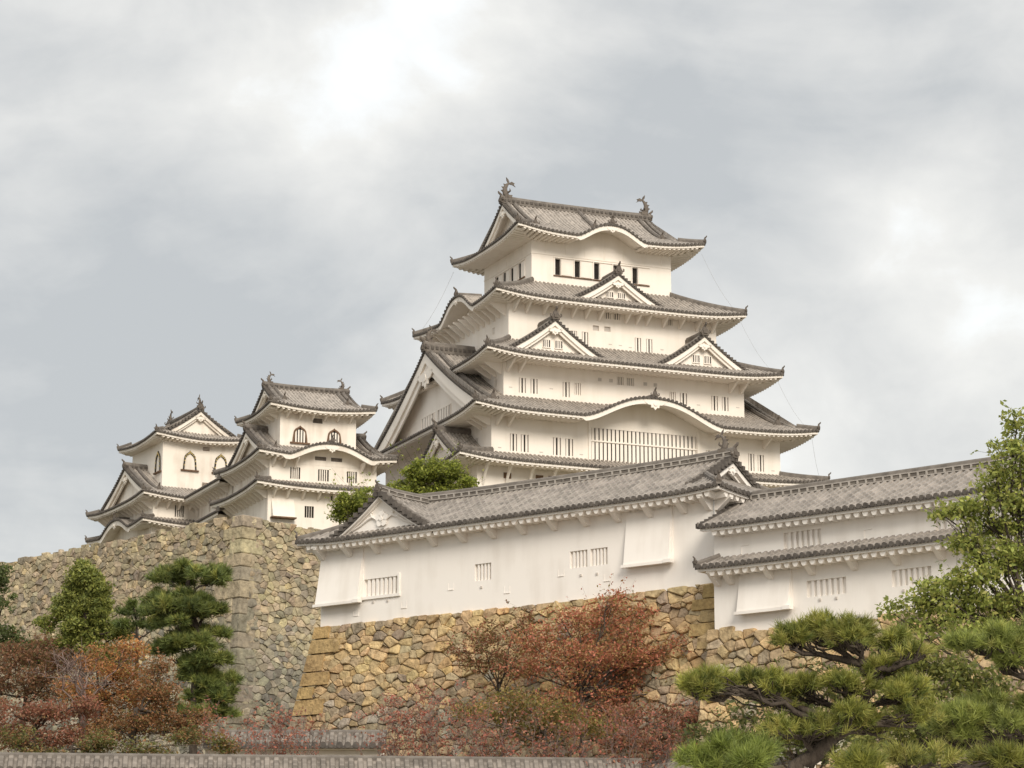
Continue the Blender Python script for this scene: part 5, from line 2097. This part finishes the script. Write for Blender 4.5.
# evergreen undergrowth behind the front pine
cl = [(722, 742, 26, 14), (760, 736, 26, 16), (800, 720, 28, 16), (790, 750, 30, 14), (840, 745, 32, 16), (868, 715, 26, 18), (745, 758, 30, 10), (850, 690, 22, 14), (818, 700, 22, 12), (880, 750, 30, 14), (775, 700, 24, 14), (745, 718, 24, 13), (830, 672, 24, 13), (700, 735, 18, 10), (795, 685, 20, 12)]
b = at(800, 768, 62)
leafy_tree('leafy_shrub', 'dark olive-green shrub seen through the limbs of the nearest garden pine', 'shrub', gnd(b), at(800, 752, 62), px_clusters(cl, 62, 1.2, rg), 420, .11, [(.12, .135, .04, 4), (.085, .10, .03, 3), (.17, .165, .055, 2), (.20, .14, .06, 1)], .09, seed=83, sub=.34, sub_n=26, twigs=8, up=.25)

# big green broadleaf tree at the right edge
cl = [(1018, 424, 14, 14), (1012, 450, 22, 14), (1024, 470, 26, 18), (1000, 478, 20, 14), (984, 498, 22, 14), (1012, 500, 26, 16), (962, 510, 20, 9), (944, 516, 9, 6), (1024, 520, 30, 20), (990, 526, 28, 14),
      (968, 548, 20, 12), (1004, 552, 30, 16), (1026, 566, 28, 18), (978, 572, 28, 14), (950, 584, 24, 12), (928, 594, 18, 11), (914, 606, 20, 12), (950, 606, 28, 14), (990, 602, 32, 16), (1022, 608, 28, 18),
      (894, 614, 11, 10), (925, 624, 24, 11), (965, 630, 30, 12), (1000, 636, 26, 12), (1050, 450, 26, 40), (1052, 540, 28, 46)]
b = at(1046, 768, 56)
leafy_tree('broadleaf_tree', 'big green broadleaf tree cut by the right edge, in front of the white gallery', 'tree', gnd(b), at(1034, 620, 56), px_clusters(cl, 56, 1.2, rg), 640, .11, GREEN, .12, seed=81, sub=.28, sub_n=52, twigs=12, up=.25, fill=.7)
cl = [(890, 668, 30, 16), (925, 660, 26, 16), (950, 680, 30, 18), (905, 700, 34, 18), (945, 715, 34, 18), (985, 690, 26, 18), (880, 735, 30, 16), (930, 745, 34, 14), (1000, 740, 26, 16)]
b = at(930, 768, 50)
leafy_tree('leafy_shrub', 'yellow-green leafy shrub showing between the two front pines', 'shrub', gnd(b), at(932, 735, 50), px_clusters(cl, 50, 1.2, rg), 1000, .10, [(.215, .225, .055, 4), (.16, .18, .045, 3), (.27, .26, .075, 2), (.11, .13, .04, 2)], .10, seed=82, sub=.28, sub_n=48, twigs=8, up=.25)

# garden pines in the foreground
GP = 'garden pines in the foreground'
b = at(806, 768, 34)
b0 = Vector(gnd(b))
pine('nearest garden pine with flat needle pads on crooked dark limbs, left of its neighbour', b0,
     [b0 + Vector((.15, 0, -.3)), b0.lerp(b, .5) + Vector((-.15, 0, 0)), at(796, 764, 34), at(822, 748, 34), at(838, 722, 34.2), at(864, 702, 34.2), at(872, 684, 34.1), at(862, 664, 34)],
     px_clusters([(796, 644, 28, 14), (826, 634, 30, 15), (862, 640, 34, 15), (898, 648, 26, 13), (918, 656, 14, 9),
                  (696, 692, 24, 14), (730, 682, 32, 17), (764, 688, 24, 14),
                  (800, 730, 28, 15), (838, 722, 34, 18), (872, 728, 24, 15), (826, 738, 36, 11),
                  (896, 698, 26, 13), (808, 690, 26, 13), (880, 672, 18, 9), (846, 688, 22, 11), (782, 704, 18, 9), (912, 722, 20, 11)], 34, 1.6, rg),
     250, 40, .15, .0056, LPINE, .13, 91, GP, twig=18, upb=.85)
b = at(1062, 768, 37)
b0 = Vector(gnd(b))
pine('garden pine cut by the right edge with a large low pad', b0,
     [b0 + Vector((0, 0, -.3)), b0.lerp(b, .5) + Vector((.1, 0, 0)), b, at(1050, 720, 37), at(1040, 680, 37), at(1030, 655, 37)],
     px_clusters([(985, 652, 34, 15), (1012, 646, 30, 16), (1000, 664, 34, 12), (960, 722, 36, 15), (992, 716, 38, 17), (1018, 728, 34, 17), (940, 732, 24, 11), (972, 738, 40, 12), (1050, 640, 40, 20), (1050, 720, 40, 20)], 37, 1.6, rg),
     180, 38, .185, .006, [(.225, .26, .06, 4), (.28, .31, .075, 3), (.16, .19, .05, 3), (.34, .34, .10, 1)], .14, 92, GP, twig=16, upb=.8)
b = at(728, 790, 32)
b0 = Vector(gnd(b))
pine('low bright pine pad at the bottom edge in front of the rising tile-topped wall', b0,
     [b0 + Vector((0, 0, -.3)), b0.lerp(b, .55) + Vector((.12, 0, 0)), b, at(735, 772, 32)],
     px_clusters([(712, 764, 24, 9), (730, 756, 28, 11), (758, 757, 26, 11), (740, 768, 40, 9)], 32, 1.6, rg),
     190, 38, .18, .0055, [(.20, .245, .05, 4), (.25, .29, .065, 3), (.14, .18, .04, 3)], .09, 93, GP, twig=12, upb=.85)
b = at(900, 800, 31)
b0 = Vector(gnd(b))
pine('low pine pads at the bottom edge below the right-hand garden pine', b0,
     [b0 + Vector((0, 0, -.3)), b0.lerp(b, .55) + Vector((-.12, 0, 0)), b, at(905, 776, 31)],
     px_clusters([(868, 770, 30, 9), (910, 764, 30, 10), (985, 768, 34, 9), (1018, 764, 26, 10)], 31, 1.6, rg),
     190, 38, .18, .0055, LPINE, .09, 94, GP, twig=12, upb=.85)
